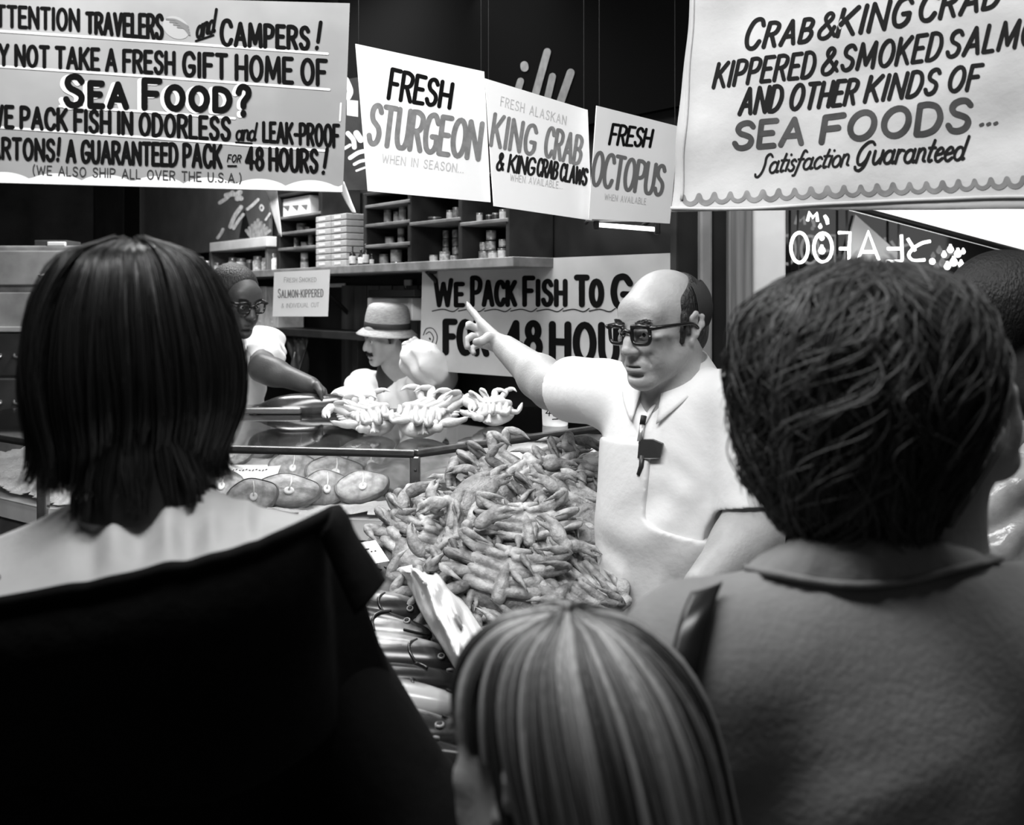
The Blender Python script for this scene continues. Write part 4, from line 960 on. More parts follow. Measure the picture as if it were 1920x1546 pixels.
# pale cooked crabs on the glass top
for k, (px, py, rz, sc, up, lab) in enumerate(((692, 790, 2.2, 1.0, 0, 'pale cooked crab at the left end on the glass top'), (798, 794, -1.9, 1.1, 0, 'pale cooked crab in the middle of the glass top, claws forward'), (925, 778, 1.75, .9, 0, 'pale cooked crab on the glass top nearest the white tub'))):
    o = crab_proto(20 + k, M_cook, M_cook); d = (CZ - TOPZ - .05)*F/(py - HY); q = top(px, (812, 815, 794)[k]); place(o, q, rz, .45, PI if up else 0, sc); o.rotation_euler = (Matrix.Rotation(.28, 3, 'X') @ Matrix.Rotation(rz, 3, 'Z')).to_euler(); o['label'] = lab; o['group'] = 'pale crabs on the case top'
    bpy.context.view_layer.update()
    lo = min((c.matrix_world @ v.co).z for c in o.children for v in c.data.vertices); o.location.z += TOPZ + .001 - lo
# white tub
d = 2.95; q = top(1041, 797); o = thing('tub', 'white paper tub marked 48 on the glass top by the pointing arm', 'tub', q)
r = .041; h = .09
mb = MB(); mb.lathe([(r*.9, .0), (r*.92, .003), (r, h - .004), (r*1.05, h), (r*1.02, h + .003), (r*.96, h), (r*.88, .004)], 32, q); mb.build('cup', mat('tub_white', .85, .5, .3), o)
def tubface(px, py, l):
    rr = ray(px, py); c = Vector((0, 0, CZ)); a = rr.x**2 + rr.y**2; bq = -2*(rr.x*q.x + rr.y*q.y); R = r*(.92 + .08*((py - 797)/-58)) + .0015; cq = q.x**2 + q.y**2 - R*R
    disc = max(bq*bq - 4*a*cq, 0); t = (-bq - math.sqrt(disc))/(2*a); return c + rr*t
p = Paint(tubface); p.text('48', (1023, 779), (1045, 780), 14, 13, .13, .1, sp=.25); p.rib([(1036, 786), (1048, 785), (1059, 783.5)], 2); p.build(INK, o, 'lettering')

# ------------------------------------------------------------------ salmon
def fish_mat(name, dk, lt, y0, y1):
    m = mat(name, lt, .22, .6); nt = m.node_tree; b = nt.nodes['Principled BSDF']; tc = [n for n in nt.nodes if n.type == 'TEX_COORD'][0]
    sp = nt.nodes.new('ShaderNodeSeparateXYZ'); nt.links.new(tc.outputs['Object'], sp.inputs[0])
    nz = nt.nodes.new('ShaderNodeTexNoise'); nz.inputs['Scale'].default_value = 22; nt.links.new(tc.outputs['Object'], nz.inputs['Vector'])
    mr = nt.nodes.new('ShaderNodeMapRange'); mr.inputs[1].default_value = y0; mr.inputs[2].default_value = y1; nt.links.new(sp.outputs['Y'], mr.inputs[0])
    ad = nt.nodes.new('ShaderNodeMath'); ad.operation = 'MULTIPLY_ADD'; ad.inputs[1].default_value = .5; nt.links.new(nz.outputs['Fac'], ad.inputs[0]); nt.links.new(mr.outputs[0], ad.inputs[2])
    sb = nt.nodes.new('ShaderNodeMath'); sb.operation = 'SUBTRACT'; sb.inputs[1].default_value = .25; nt.links.new(ad.outputs[0], sb.inputs[0])
    cr = nt.nodes.new('ShaderNodeValToRGB'); e = cr.color_ramp.elements; e[0].color = (dk, dk, dk, 1); e[1].color = (lt, lt, lt, 1); e[0].position = .35; e[1].position = .6
    nt.links.new(sb.outputs[0], cr.inputs[0]); nt.links.new(cr.outputs[0], b.inputs['Base Color']); return m
M_sal = fish_mat('salmon_skin', .015, .42, -.04, .085)
def salmon_proto():
    o = thing('salmon', 'x', 'fish'); mb = MB(); N = 20
    T = [(.31, .004, .006), (.30, .013, .013), (.28, .022, .019), (.25, .033, .026), (.21, .043, .033), (.15, .052, .039), (.06, .058, .042), (-.04, .055, .039), (-.14, .043, .03), (-.21, .029, .02), (-.26, .021, .012), (-.285, .022, .008)]
    T = catmull(T, 4); v = []
    for x, hy, hz in T:
        for k in range(N): a = 2*PI*k/N; v.append((x, hy*math.cos(a)*(1 if math.cos(a) > 0 else 1.0) + .004*math.sin(x*9), hz*math.sin(a)))
    f = [(i*N + k, i*N + (k+1) % N, (i+1)*N + (k+1) % N, (i+1)*N + k) for i in range(len(T)-1) for k in range(N)] + [tuple(range(N))[::-1], tuple(range((len(T)-1)*N, len(T)*N))]
    mb.add(v, f); mb.build('body', M_sal, o)
    def fin(name, outline, z=.0, th=.003, M=None):
        mb = MB(); n = len(outline); v = [(x, y, z + th) for x, y in outline] + [(x, y, z - th) for x, y in outline]
        mb.add(v, [tuple(range(n)), tuple(range(2*n-1, n-1, -1))] + [(i, n+i, n+(i+1) % n, (i+1) % n) for i in range(n)], M); return mb.build(name, M_fdk, o, False)
    fin('tail_fin', [(-.27, .018), (-.30, .035), (-.345, .062), (-.33, .02), (-.326, 0), (-.33, -.02), (-.345, -.062), (-.30, -.035), (-.27, -.018)])
    fin('dorsal_fin', [(.04, -.056), (.02, -.083), (-.01, -.08), (-.035, -.056)]); fin('anal_fin', [(-.13, .042), (-.15, .066), (-.18, .054), (-.18, .034)])
    fin('pectoral_fin', [(.19, .0), (.17, .02), (.12, .026), (.11, .012), (.15, -.004)], 0, .002, Matrix.Translation((0, .012, .033)) @ Matrix.Rotation(.25, 4, 'Y'))
    mb = MB()
    for sg in (1, -1): mb.tube(catmull([(.222, -.03, sg*.022), (.205, -.012, sg*.034), (.2, .008, sg*.036), (.21, .028, sg*.026)], 5), .0028, 6)
    mb.build('gill_cover_edge', M_fdk, o)
    mb = MB()
    for sg in (1, -1): mb.tube(catmull([(.308, .006, sg*.006), (.288, .012, sg*.016), (.262, .014, sg*.024)], 5), .0022, 6)
    mb.build('mouth', M_black, o)
    for sg in (1, -1):
        mb = MB(); M = Matrix.Translation((.262, -.008, sg*.0245)) @ (Matrix.Rotation(PI, 4, 'X') if sg < 0 else Matrix.Identity(4))
        mb.lathe([(.0068, -.003), (.0068, .0004), (.005, .0012)], 14, (0, 0, 0), M); e = mb.build('eye', mat('fish_eye_ring', .28, .2, .5), o)
        mb = MB(); mb.lathe([(.0048, .0005), (.0045, .0017), (.002, .0023)], 12, (0, 0, 0), M); mb.build('pupil', M_black, e)
    return o
sal = salmon_proto()
SL = [(790, 1096, 'dark salmon at the back of the row, head under the white bag'), (806, 1148, 'dark salmon just in front of the white bag end'), (800, 1188, 'salmon with a pale belly beside the white bag'), (868, 1236, 'salmon with a bright eye and open jaw pointing at the child'), (884, 1280, 'dark wet salmon right under the bright eyed one'), (880, 1326, 'pale bellied salmon left of the child forehead'),
      (876, 1376, 'salmon halfway down the row beside the child hair'), (866, 1422, 'dark salmon beside the child cheek'), (862, 1470, 'salmon near the bottom of the row'), (850, 1525, 'pale salmon lowest in the row at the picture edge')]
for i, (px, py, lab) in enumerate(SL):
    o = sal if i == 0 else copy_tree(sal); d = (CZ - BZ - .05)*F/(py - HY); q = P(px, py, d)
    yaw = math.radians(-6 + 9*math.sin(i*2.1)); roll = math.radians([-40, 35, -150, 28, -35, 150, 10, -40, 140, 160][i] if True else 0); sc = .98 + .05*math.sin(i*1.3)
    o.rotation_euler = Euler((roll, .0, yaw), 'XYZ'); o.scale = (sc, sc, sc); o.location = q - Vector((math.cos(yaw)*.3*sc, math.sin(yaw)*.3*sc, 0)); o['label'] = lab; o['group'] = 'salmon laid in a row on the bench'
    bpy.context.view_layer.update(); lo = min((c.matrix_world @ Vector(v.co)).z for c in o.children if c.name.startswith('body') for v in c.data.vertices); o.location.z += BZ + .002 - lo
# crumpled white bag over the salmon heads
M_bag = mat('plastic_bag', .75, .55, .3, noise_amt=.06, scale=15, bump=.35, bscale=35)
Lc = catmull([(735, 1066), (764, 1096), (788, 1146), (822, 1202), (858, 1262)], 8); Rc = catmull([(812, 1050), (850, 1090), (884, 1146), (918, 1206), (918, 1268)], 8)
o = thing('plastic_bag', 'crumpled white plastic bag lying over the salmon heads', 'bag', P(830, 1190, 1.95))
def bagf(u, v):
    t = u*(len(Lc) - 1); i = min(int(t), len(Lc) - 2); fr = t - i; a = Lc[i]*(1-fr) + Lc[i+1]*fr; b = Rc[i]*(1-fr) + Rc[i+1]*fr; p = a*(1-v) + b*v
    w_ = math.sin(PI*min(max(v, 0), 1))*min(1, 6*(1 - u) + .15)*min(1, 6*u + .5); z = BZ + .09 + w_*(.06 + .008*math.sin(v*17 + u*5) + .006*math.sin(v*9 - u*11) + .006*math.sin(u*23 + v*4) + .02*abs(math.sin(u*13 + v*7)) + .008*math.sin(v*31 + u*9))
    return P(p[0], p[1], (CZ - z)*F/(p[1] - HY))
mb = MB(); mb.sheet(bagf, 60, 40, .004); mb.build('bag_sheet', M_bag, o)
def mk2(p): p.rib([(676, 1032), (692, 1029)], 2); p.rib([(683, 1031), (686, 1040)], 2); p.rib([(696, 1034), (698, 1034)], 2); p.rib([(703, 1033), (705, 1033)], 2)
card('small white price tag with a mark, on the salmon by the dark coat', ((652, 1021), (704, 1012), (730, 1051), (690, 1058)), 1.98, CARD, mk2, .06, 'price_tag')

# counter and bagged goods beyond the right hand shopper
o = thing('side_counter', 'pale side counter carrying bagged goods at the right', 'counter', (1.4, 2.55, 0))
mb = MB(); mb.box((1.45, 2.55, .43), (1.2, .9, .86), None, .01); mb.build('body', mat('counter_body', .2, .5, .3, noise_amt=.2, scale=6), o, False)
mb = MB(); mb.box((1.45, 2.55, .88), (1.26, .96, .04), None, .01); mb.build('counter_top', mat('counter_top', .5, .35, .5), o, False)
def bag(label, c, r, seed, m):
    s = SDF(np.array(c) - np.array(r)*1.35 - .02, np.array(c) + np.array(r)*1.35 + .02, .009); rr = random.Random(seed)
    s.ell(c, r, .02)
    for k in range(9): a = rr.uniform(0, 2*PI); s.ell((c[0] + r[0]*.6*math.cos(a), c[1] + r[1]*.6*math.sin(a), c[2] + r[2]*rr.uniform(-.5, .7)), [x*rr.uniform(.3, .5) for x in r], .03)
    def disp(V):
        q = V*14; n = np.sin(q[:, 0]*1.3 + 2*np.sin(q[:, 2]*1.1 + seed)) * np.sin(q[:, 1]*1.7 + 1.5*np.sin(q[:, 0]*.9)); n2 = np.abs(np.sin(q[:, 2]*2.1 + 3*np.sin(q[:, 0]*.8 + seed)))
        dr = V - np.array(c); dr /= np.linalg.norm(dr, axis=1)[:, None] + 1e-9; return V + dr*(.012*n - .014*n2**3)[:, None]
    o = thing('goods_bag', label, 'bag', (c[0], c[1], c[2] - r[2])); s.build('bag_body', m, o, disp)
    mb = MB(); mb.tube([(c[0], c[1], c[2] + r[2]*.8), (c[0] + .01, c[1], c[2] + r[2]*1.05), (c[0] + .03, c[1] + .01, c[2] + r[2]*1.25)], [.03, .012, .03], 10, flat=.5); mb.build('twisted_neck', m, o); return o
bag('grey clear bag of goods at the right edge behind the shopper', (1.14, 2.32, 1.05), (.15, .12, .15), 3, mat('bag_grey', .4, .2, .6, noise_amt=.3, scale=12, bump=.3, bscale=30))
bag('bright white bag of goods next to the shopper neck at right', (.96, 2.3, 1.0), (.1, .11, .1), 5, mat('bag_white', .8, .3, .5, noise_amt=.05, scale=9))
bag('white bag standing behind the grey one at the right edge', (1.3, 2.6, 1.08), (.16, .13, .18), 9, mat('bag_white', .8))

# ------------------------------------------------------------------ neon, bulbs and awning outside the right opening
NE = emit('neon_glow', 1, 3.0); NQ = Vector((0, 4.6, 0)); NNm = Vector((0, -1, 0))
def npt(px, py): return P(px, py, 4.6)
o = thing('neon_sign', 'white neon lettering seen from behind in the dark right opening', 'sign', npt(1600, 490))
def neon(pts, closed=False, sm=True):
    q = [npt(a, b2) for a, b2 in (catmull(pts, 8, closed) if sm else pts)]
    if closed: q.append(q[0])
    mb = MB(); mb.tube(q, .0065, 8); mb.build('neon_letter', NE, o)
el = lambda cx, cy, rx, ry: [(cx + rx*math.cos(t), cy + ry*math.sin(t)) for t in np.linspace(0, 2*PI, 12, endpoint=False)]
neon(el(1499, 464, 16, 28), True); neon(el(1543, 464, 17, 27), True)
neon([(1572, 436), (1594, 436), (1592, 466), (1592, 500)], sm=False); neon([(1574, 466), (1592, 466)], sm=False)
neon([(1609, 488), (1628, 434), (1648, 488)], sm=False); neon([(1616, 472), (1642, 472)], sm=False)
neon([(1664, 466), (1692, 466)], sm=False); neon([(1690, 440), (1692, 490)], sm=False); neon([(1662, 490), (1692, 490)], sm=False)
neon([(1744, 452), (1728, 456), (1712, 466), (1704, 478), (1712, 488), (1734, 487)]); neon([(1702, 447), (1716, 470)], sm=False); neon(el(1748, 490, 3, 3), True)
neon([(1514, 414), (1518, 398), (1524, 408), (1531, 399), (1533, 415)], sm=False)
for k in range(3): neon([(1546 + 2*k, 404 + 4*k), (1552, 412 + 4*k)], sm=False)
q = npt(1500, 520)
mb = MB()
for px in (1500, 1592, 1690): a = npt(px, 500); mb.tube([a + Vector((0, .03, -.03)), a + Vector((0, .03, .3))], .006, 6)
mb.build('support_rod', mat('neon_rod', .05), o)
for px, py, r in ((1541, 470, .022), (1541, 446, .016), (1538, 425, .012), (1770, 478, .016), (1782, 468, .02), (1796, 476, .022), (1788, 492, .024), (1776, 500, .02), (1802, 496, .018), (1806, 472, .014), (1822, 499, .014), (1846, 500, .02)):
    c = P(px, py, 4.64); r *= .72; mb = MB(); mb.lathe([(.0, -r), (r*.6, -r*.8), (r, 0), (r*.75, r*.7), (r*.35, r*1.25), (r*.33, r*1.7), (0, r*1.75)], 14, (0, 0, 0), Matrix.Translation(c)); b3 = mb.build('glass_bulb', emit('bulb_glow', 1, 2.5), None, True, c)
    tag(b3, 'glowing bulb in the dark right opening beside the neon letters', 'bulb', 'bulbs in the right opening')
# pale gable panel behind the neon, and the awning edge at the top right, made to glow as if lit
o = thing('gable_panel', 'pale grey triangular panel behind the neon letters', 'panel', P(1620, 500, 4.66)); mb = MB()
T = [P(1604, 402, 4.67), P(1540, 640, 4.67), P(1870, 640, 4.67)]; T2 = [t + Vector((0, .02, 0)) for t in T]; mb.add(T + T2, [(0, 1, 2), (5, 4, 3), (0, 3, 4, 1), (1, 4, 5, 2), (2, 5, 3, 0)]); mb.build('gable_board', mat('gable_grey', .42, .6, .2), o, False)
o = thing('awning', 'glowing white awning edge slanting below the cloth banner', 'awning', P(1800, 430, 3.9)); mb = MB()
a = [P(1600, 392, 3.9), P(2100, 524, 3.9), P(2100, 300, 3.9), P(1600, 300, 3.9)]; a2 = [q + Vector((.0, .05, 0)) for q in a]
mb.add(a + a2, [(0, 1, 2, 3), (7, 6, 5, 4), (0, 4, 5, 1), (1, 5, 6, 2), (2, 6, 7, 3), (3, 7, 4, 0)]); mb.build('awning_sheet', emit('awning_glow', .9, .9), o, False)  # sheet emits by itself, standing in for light on the awning
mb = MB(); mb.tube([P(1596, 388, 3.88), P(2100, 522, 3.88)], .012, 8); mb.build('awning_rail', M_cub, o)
# ------------------------------------------------------------------ people
def Rz(a): return Matrix.Rotation(math.radians(a), 4, 'Z')
def Rx(a): return Matrix.Rotation(math.radians(a), 4, 'X')
def Ry(a): return Matrix.Rotation(math.radians(a), 4, 'Y')
SKIN = mat('skin', .36, .45, .4, noise_amt=.1, scale=18, bump=.12, bscale=160, trans=.1); SKIND = mat('skin_dark', .07, .45, .4, noise_amt=.12, scale=18, bump=.1, bscale=160)  # SKIND is a dark skin tone
def head_sdf(s, M, neck=True, aged=0.0):
    """head facing local -Y; origin between the ears"""
    s.set(M); E, C = s.ell, s.cap
    E((0, .018, .045), (.076, .098, .085), .01); E((0, -.028, -.03), (.06, .066, .078), .03); E((0, .05, -.02), (.06, .05, .06), .03)
    for x in (-1, 1):
        C((x*.056, .0, -.045), (x*.018, -.072, -.098), .018, .016, .035); E((x*.043, -.068, -.014), (.02, .018, .016), .02); E((x*.036, -.068, -.05), (.02, .02, .026), .02)
    E((0, -.08, -.1), (.02, .017, .017), .025); E((0, -.07, .045), (.055, .03, .035), .03)
    C((-.034, -.088, .022), (.034, -.088, .022), .010, None, .014)
    for x in (-1, 1):
        E((x*.031, -.107, .001), (.017, .014, .011), .014, '-'); E((x*.031, -.083, .001), .0135, .003)
        C((x*.018, -.096, .006), (x*.044, -.09, .006), .0035, .003, .004); C((x*.019, -.095, -.006), (x*.043, -.09, -.006), .0028, .0025, .004)
    s.chain([((0, -.093, .014), .008), ((0, -.108, -.012), .0095), ((0, -.118, -.031), .0125)], .012)
    for x in (-1, 1): E((x*.012, -.106, -.035), (.0095, .012, .0085), .008); E((x*.007, -.114, -.044), (.004, .006, .004), .003, '-')
    E((0, -.086, -.066), (.028, .018, .022), .015)
    C((-.02, -.094, -.064), (.02, -.094, -.064), .0055, None, .006); C((-.018, -.0945, -.0755), (.018, -.0945, -.0755), .0062, None, .006); E((0, -.105, -.0697), (.024, .014, .0017), .002, '-')
    E((0, -.094, -.088), (.02, .008, .006), .008, '-')
    for x in (-1, 1):
        s.chain([((x*.078, .002, -.025), .006), ((x*.083, .012, -.012), .0055), ((x*.088, .03, .008), .0055), ((x*.088, .031, .026), .0055), ((x*.083, .016, .034), .0055), ((x*.079, .004, .026), .005)], .006)
        E((x*.08, .016, .006), (.006, .016, .024), .008); E((x*.0885, .014, .004), (.0055, .0085, .013), .004, '-'); E((x*.079, .004, -.029), (.006, .007, .009), .006)
        if aged: C((x*.026, -.098, -.034), (x*.036, -.086, -.064), .003, .002, .006, '-'); E((x*.03, -.095, -.018), (.014, .006, .003), .005, '-')
    if neck: C((0, .022, -.05), (0, .04, -.17), .056, .06, .03)
    s.set()
def eyes(M, parent, lids=True):
    Mx = Matrix(M)
    for x in (-1, 1):
        mb = MB(); c = Mx @ Vector((x*.031, -.0845, .001)); d = (Mx.to_3x3() @ Vector((x*.05, -1, -.05))).normalized(); q = d.to_track_quat('Z', 'Y').to_matrix().to_4x4(); r = .0128*Mx.to_scale().x
        mb.mi = 0; mb.lathe([(r*math.sin(t), r*math.cos(t)) for t in np.linspace(PI*.98, .36, 12)], 16, (0, 0, 0), Matrix.Translation(c) @ q)
        mb.mi = 1; mb.lathe([(r*math.sin(t)*1.003, r*math.cos(t)*1.004) for t in np.linspace(.41, .01, 8)], 16, (0, 0, 0), Matrix.Translation(c) @ q)
        mb.build('eye', None, parent, True, None, [mat('eye_white', .6, .15, .5), mat('eye_iris', .02, .1, .6)])
def brow(M, parent, v, thick=.004):
    Mx = Matrix(M); r = random.Random(4)
    for x in (-1, 1):
        mb = MB(); pl = []
        for k in range(80):
            u = r.random(); a = Vector((x*(.014 + .034*u), -.1045 + .012*u*u + r.uniform(0, .001), .0225 + .007*math.sin(PI*u*.8) + r.uniform(-thick, thick))); b = a + Vector((x*.008, .001, .003*r.random() - .002*u))
            pl.append([Mx @ a, Mx @ a.lerp(b, .5) + Vector((0, 0, .0004)), Mx @ b])
        mb.strands(np.array([[tuple(p) for p in q] for q in pl]), np.array([.001, .0009, .0003])*Mx.to_scale().x); mb.build('eyebrow', mat('brow_hair%d' % int(v*100), v, .5, .3), parent)
def finger(s, pts, r0, r1, k=.004):
    n = len(pts); s.chain([(tuple(p), r0 + (r1 - r0)*i/(n-1)) for i, p in enumerate(pts)], k)
def hand_sdf(s, wrist, knuckles, curl, thumb, back, rs=1.0):
    """wrist point, 4 knuckle points (index to little), a list of 3 joints per finger, thumb joints; back = outward normal of the back of the hand"""
    w_ = Vector(wrist)
    for i, k in enumerate(knuckles):
        k = Vector(k); s.cap(tuple(w_.lerp(k, .12)), tuple(k), .0155*rs, .0112*rs, .014)
        f = [k] + [Vector(q) for q in curl[i]]; r = [.0098, .0102, .0098, .0086][i]*rs; finger(s, f, r, r*.78)
    t = [w_.lerp(Vector(knuckles[0]), .25)] + [Vector(q) for q in thumb]; s.cap(tuple(t[0]), tuple(t[1]), .016*rs, .0125*rs, .014); finger(s, t[1:], .0118*rs, .0095*rs)
def march(s, px, py, d0, d1, n=400):
    """first point of a sculpted surface along a line of sight"""
    for d in np.linspace(d0, d1, n):
        q = P(px, py, d); i = np.round((np.array(q) - s.lo)/s.h).astype(int)
        if (i >= 0).all() and (i < s.n).all() and s.f[tuple(i)] < 0: return q
    return P(px, py, (d0 + d1)/2)
def clip(s, cond):
    """cond(X,Y,Z) positive is cut away"""
    s.f = np.maximum(s.f, cond(*s.coords()).astype(np.float32)); return s
def lower_body(s, M, k=1.0, feet=True):
    s.set(M); E, C = s.ell, s.cap
    E((0, 0, .93), (.155, .11, .12), .04)
    for x in (-1, 1):
        C((x*.085, 0, .88), (x*.09, -.012, .48), .085, .055, .04); C((x*.09, -.012, .48), (x*.092, .02, .09), .054, .038, .02)
        if feet: C((x*.092, .03, .045), (x*.105, -.12, .035), .036, .03, .03); E((x*.1, -.1, .025), (.04, .08, .024), .02)
    s.set()
def upper_body(s, M, sh=.165, neck=True):
    s.set(M); E, C = s.ell, s.cap
    E((0, .0, 1.07), (.135, .1, .16), .06); E((0, .0, 1.24), (.155, .105, .15), .06); C((-sh, .012, 1.345), (sh, .012, 1.345), .055, None, .06); C((-.06, .02, 1.38), (.06, .02, 1.38), .045, None, .05)
    if neck: C((0, .02, 1.36), (0, .01, 1.5), .058, .054, .04)
    s.set()
def arm(s, sh, el, wr, r=(.05, .043, .03), k=.03):
    mid = Vector(el).lerp(Vector(wr), .25); s.cap(sh, el, r[0], r[1], k); s.cap(el, tuple(mid), r[1], r[1]*1.02, k); s.cap(tuple(mid), wr, r[1]*1.02, r[2], k)
def tr(M, p): return tuple(Matrix(M) @ Vector(p))
def relaxed_hand(s, M, wr, x, down=(0, 0, -1), fwd=(0, -1, 0), rs=1.0):
    w_ = Vector(wr); R = Matrix(M).to_3x3(); f = (R @ Vector(fwd)).normalized(); dn = (R @ Vector(down)).normalized(); lat = (R @ Vector((x, 0, 0))).normalized()
    kn = [w_ + dn*.085 + f*(.028 - .019*i) + lat*.004 for i in range(4)]
    cu = [[k + dn*(.035 - .003*abs(i-1)) - lat*.004, k + dn*.055 - lat*.014, k + dn*.066 - lat*.028] for i, k in enumerate(kn)]
    th = [w_ + dn*.04 + f*.045 - lat*.01, w_ + dn*.07 + f*.058 - lat*.018, w_ + dn*.092 + f*.056 - lat*.022]
    hand_sdf(s, wr, kn, cu, th, lat, rs)

# hair as a mass of strands over a hull given by its outline
class Hull:
    def __init__(s, rings, d0, ratio, dshift=None):
        py, xl, xr = rings[0]; rings = [(py - 1, (xl + xr)/2 - 2, (xl + xr)/2 + 2)] + list(rings)
        R = np.array([(P(0, py, d0).z, ((xl + xr)/2 - CX)/F*d0, (xr - xl)/2/F*d0) for py, xl, xr in rings])
        t = np.linspace(0, 1, len(R)); C = catmull(R, 12); s.T = np.linspace(0, 1, len(C)); s.C = C; s.d0 = d0; s.ratio = ratio; s.ds = dshift or (lambda q: 0)
        s.bmax = max(C[:, 2])*ratio
    def pt(s, q, ph, off=0.0):
        q = np.asarray(q); z = np.interp(q, s.T, s.C[:, 0]); cx = np.interp(q, s.T, s.C[:, 1]); a = np.interp(q, s.T, s.C[:, 2])
        b = np.minimum(a*s.ratio, s.bmax); ds = np.vectorize(s.ds)(q) if np.ndim(q) else s.ds(float(q))
        up = np.clip(1 - q*6, 0, 1)
        return np.stack([cx + (a + off)*np.cos(ph), s.d0 + ds + (b + off)*np.sin(ph), z + off*up], -1)
    def mass(s, off, keep, nu=40, nv=72):
        v = s.pt(np.repeat(np.linspace(0, 1, nu + 1), nv), np.tile(np.arange(nv)*2*PI/nv, nu + 1), off); f = []
        for i in range(nu):
            for j in range(nv):
                if keep((i + .5)/nu, (j + .5)/nv*2*PI): f.append((i*nv + j, i*nv + (j+1) % nv, (i+1)*nv + (j+1) % nv, (i+1)*nv + j))
        return v, f
def angdiff(a, b): return abs((a - b + PI) % (2*PI) - PI)
def hair(name, hull, parent, m, N, rad, fphi, fhalf, fs, seed, s0=(0, .3), s1=(.93, 1.0), wav=.04, clump=40, offv=.004, flick=.0, drift=0.0, Pn=16, inset=.006, length=None, curl=0.0, mass=True, back_only=False, mats=None):
    r = np.random.default_rng(seed); mb = MB()
    keep = lambda q, ph: not (q > fs and angdiff(ph, fphi) < fhalf)
    if mass: mb.add(*hull.mass(-inset, keep))
    cph = r.uniform(0, 2*PI, clump); coff = r.normal(0, offv, clump); cfr = r.uniform(3, 6, clump); cfp = r.uniform(0, 6, clump); cdr = r.normal(0, 1, clump); PL = []; CI = []
    while len(PL) < N:
        ph0 = r.uniform(0, 2*PI)
        if back_only and math.sin(ph0) > .75: continue
        c = np.argmin([angdiff(ph0, x) for x in cph]); a = r.uniform(*s0)
        if length: a = r.uniform(0, 1 - length*.6); b = min(1, a + length*r.uniform(.6, 1.2))
        else: b = r.uniform(*s1)
        if not keep((a*.3 + b*.7), ph0): 
            if fs >= a: b = fs + .02
            else: continue
        q = np.linspace(a, b, Pn); u = np.linspace(0, 1, Pn)
        dph = (cph[c] - ph0 + PI) % (2*PI) - PI
        ph = ph0 + dph*.45*u**1.5 + wav*np.sin(u*cfr[c] + cfp[c] + r.normal(0, .3))*u + drift*u*(cdr[c] + r.normal(0, .2))
        if curl: ph = ph + curl*np.sin(u*(4 + cfr[c]*.6) + 3*math.sin(c) + r.normal(0, .2)); q = np.clip(q + curl*.3*np.cos(u*5 + c), 0, 1)
        off = coff[c]*(.3 + u) + r.normal(0, offv*.5) + flick*np.clip((q - .82)/.18, 0, 1)**2*(1 + r.normal(0, .4)) + offv*.8*np.sin(u*4 + c)
        PL.append(hull.pt(q, ph, off)); CI.append(c)
    prof = np.concatenate([np.linspace(.7, 1, 4), np.ones(Pn - 9), np.linspace(1, .25, 5)])
    PL = np.array(PL); CI = np.array(CI)
    if mats:
        for k in range(len(mats)): mb.mi = k; sel = (CI*7 % len(mats)) == k; mb.strands(PL[sel], rad*prof)
        return mb.build(name, None, parent, True, None, mats)
    mb.strands(PL, rad*prof); return mb.build(name, m, parent)
M_hdark = mat('hair_black', .014, .32, .5, island=.5, coat=.1); M_hbrn = mat('hair_brown', .04, .42, .45, island=.7); M_hbl = mat('hair_blond', .2, .38, .4, island=.85); M_hshort = mat('hair_short', .018, .5, .4, bump=.6, bscale=220, stretch=(1, 1, .4))

# ================================================== the fishmonger pointing
TM = Matrix.Translation((.33, 2.12, 0)) @ Rz(-38); HM = Matrix.Translation((.306, 2.075, 1.488)) @ Rz(-48) @ Rx(6) @ Matrix.Scale(.93, 4)
man = thing('person', 'bald man in thick black glasses, white shirt and apron, pointing over the glass case', 'person', (.33, 2.12, 0))
s = SDF((-.13, 1.82, 1.0), (.58, 2.95, 1.63), .003)
head_sdf(s, HM, True, 1.0)
rs_, re, rw = tr(TM, (-.165, .0, 1.345)), tuple(P(1035, 726, 2.47)), tuple(P(948, 652, 2.7))
ls_, le, lw = tr(TM, (.165, .0, 1.345)), tuple(P(1412, 1000, 1.95)), tuple(P(1318, 1098, 1.86))
arm(s, rs_, re, rw, (.056, .05, .034)); arm(s, ls_, le, lw, (.056, .053, .036))
s.set(TM); s.ell((0, .0, 1.24), (.14, .095, .14), .05); s.cap((-.15, .01, 1.34), (.15, .01, 1.34), .045, None, .05); s.cap((0, .0, 1.3), (0, -.01, 1.43), .058, .055, .04); s.ell((0, 0, 1.05), (.14, .11, .14), .05); s.set()
W_ = Vector(rw); kn = [P(906, 604, 2.8), P(902, 616, 2.815), P(902, 629, 2.82), P(905, 641, 2.815)]
kn = [P(903, 606, 2.79), P(901, 620, 2.80), P(903, 633, 2.80), P(908, 645, 2.79)]
cu = [[P(889, 588, 2.82), P(877, 574, 2.835), P(867, 564, 2.845)], [P(880, 609, 2.79), P(863, 615, 2.77), P(862, 628, 2.755)], [P(885, 630, 2.78), P(873, 638, 2.76), P(876, 650, 2.75)], [P(893, 647, 2.775), P(884, 654, 2.76), P(888, 662, 2.75)]]
th = [P(916, 632, 2.7), P(903, 640, 2.69), P(893, 641, 2.70)]
hand_sdf(s, rw, kn, cu, th, None, 1.12)
L_ = Vector(lw); relaxed_hand(s, TM, lw, 1, (-.5, -.3, -.8), (-.6, -.6, .3), 1.1)
s.build('body', SKIN, man)
eyes(HM, man); brow(HM, man, .03)
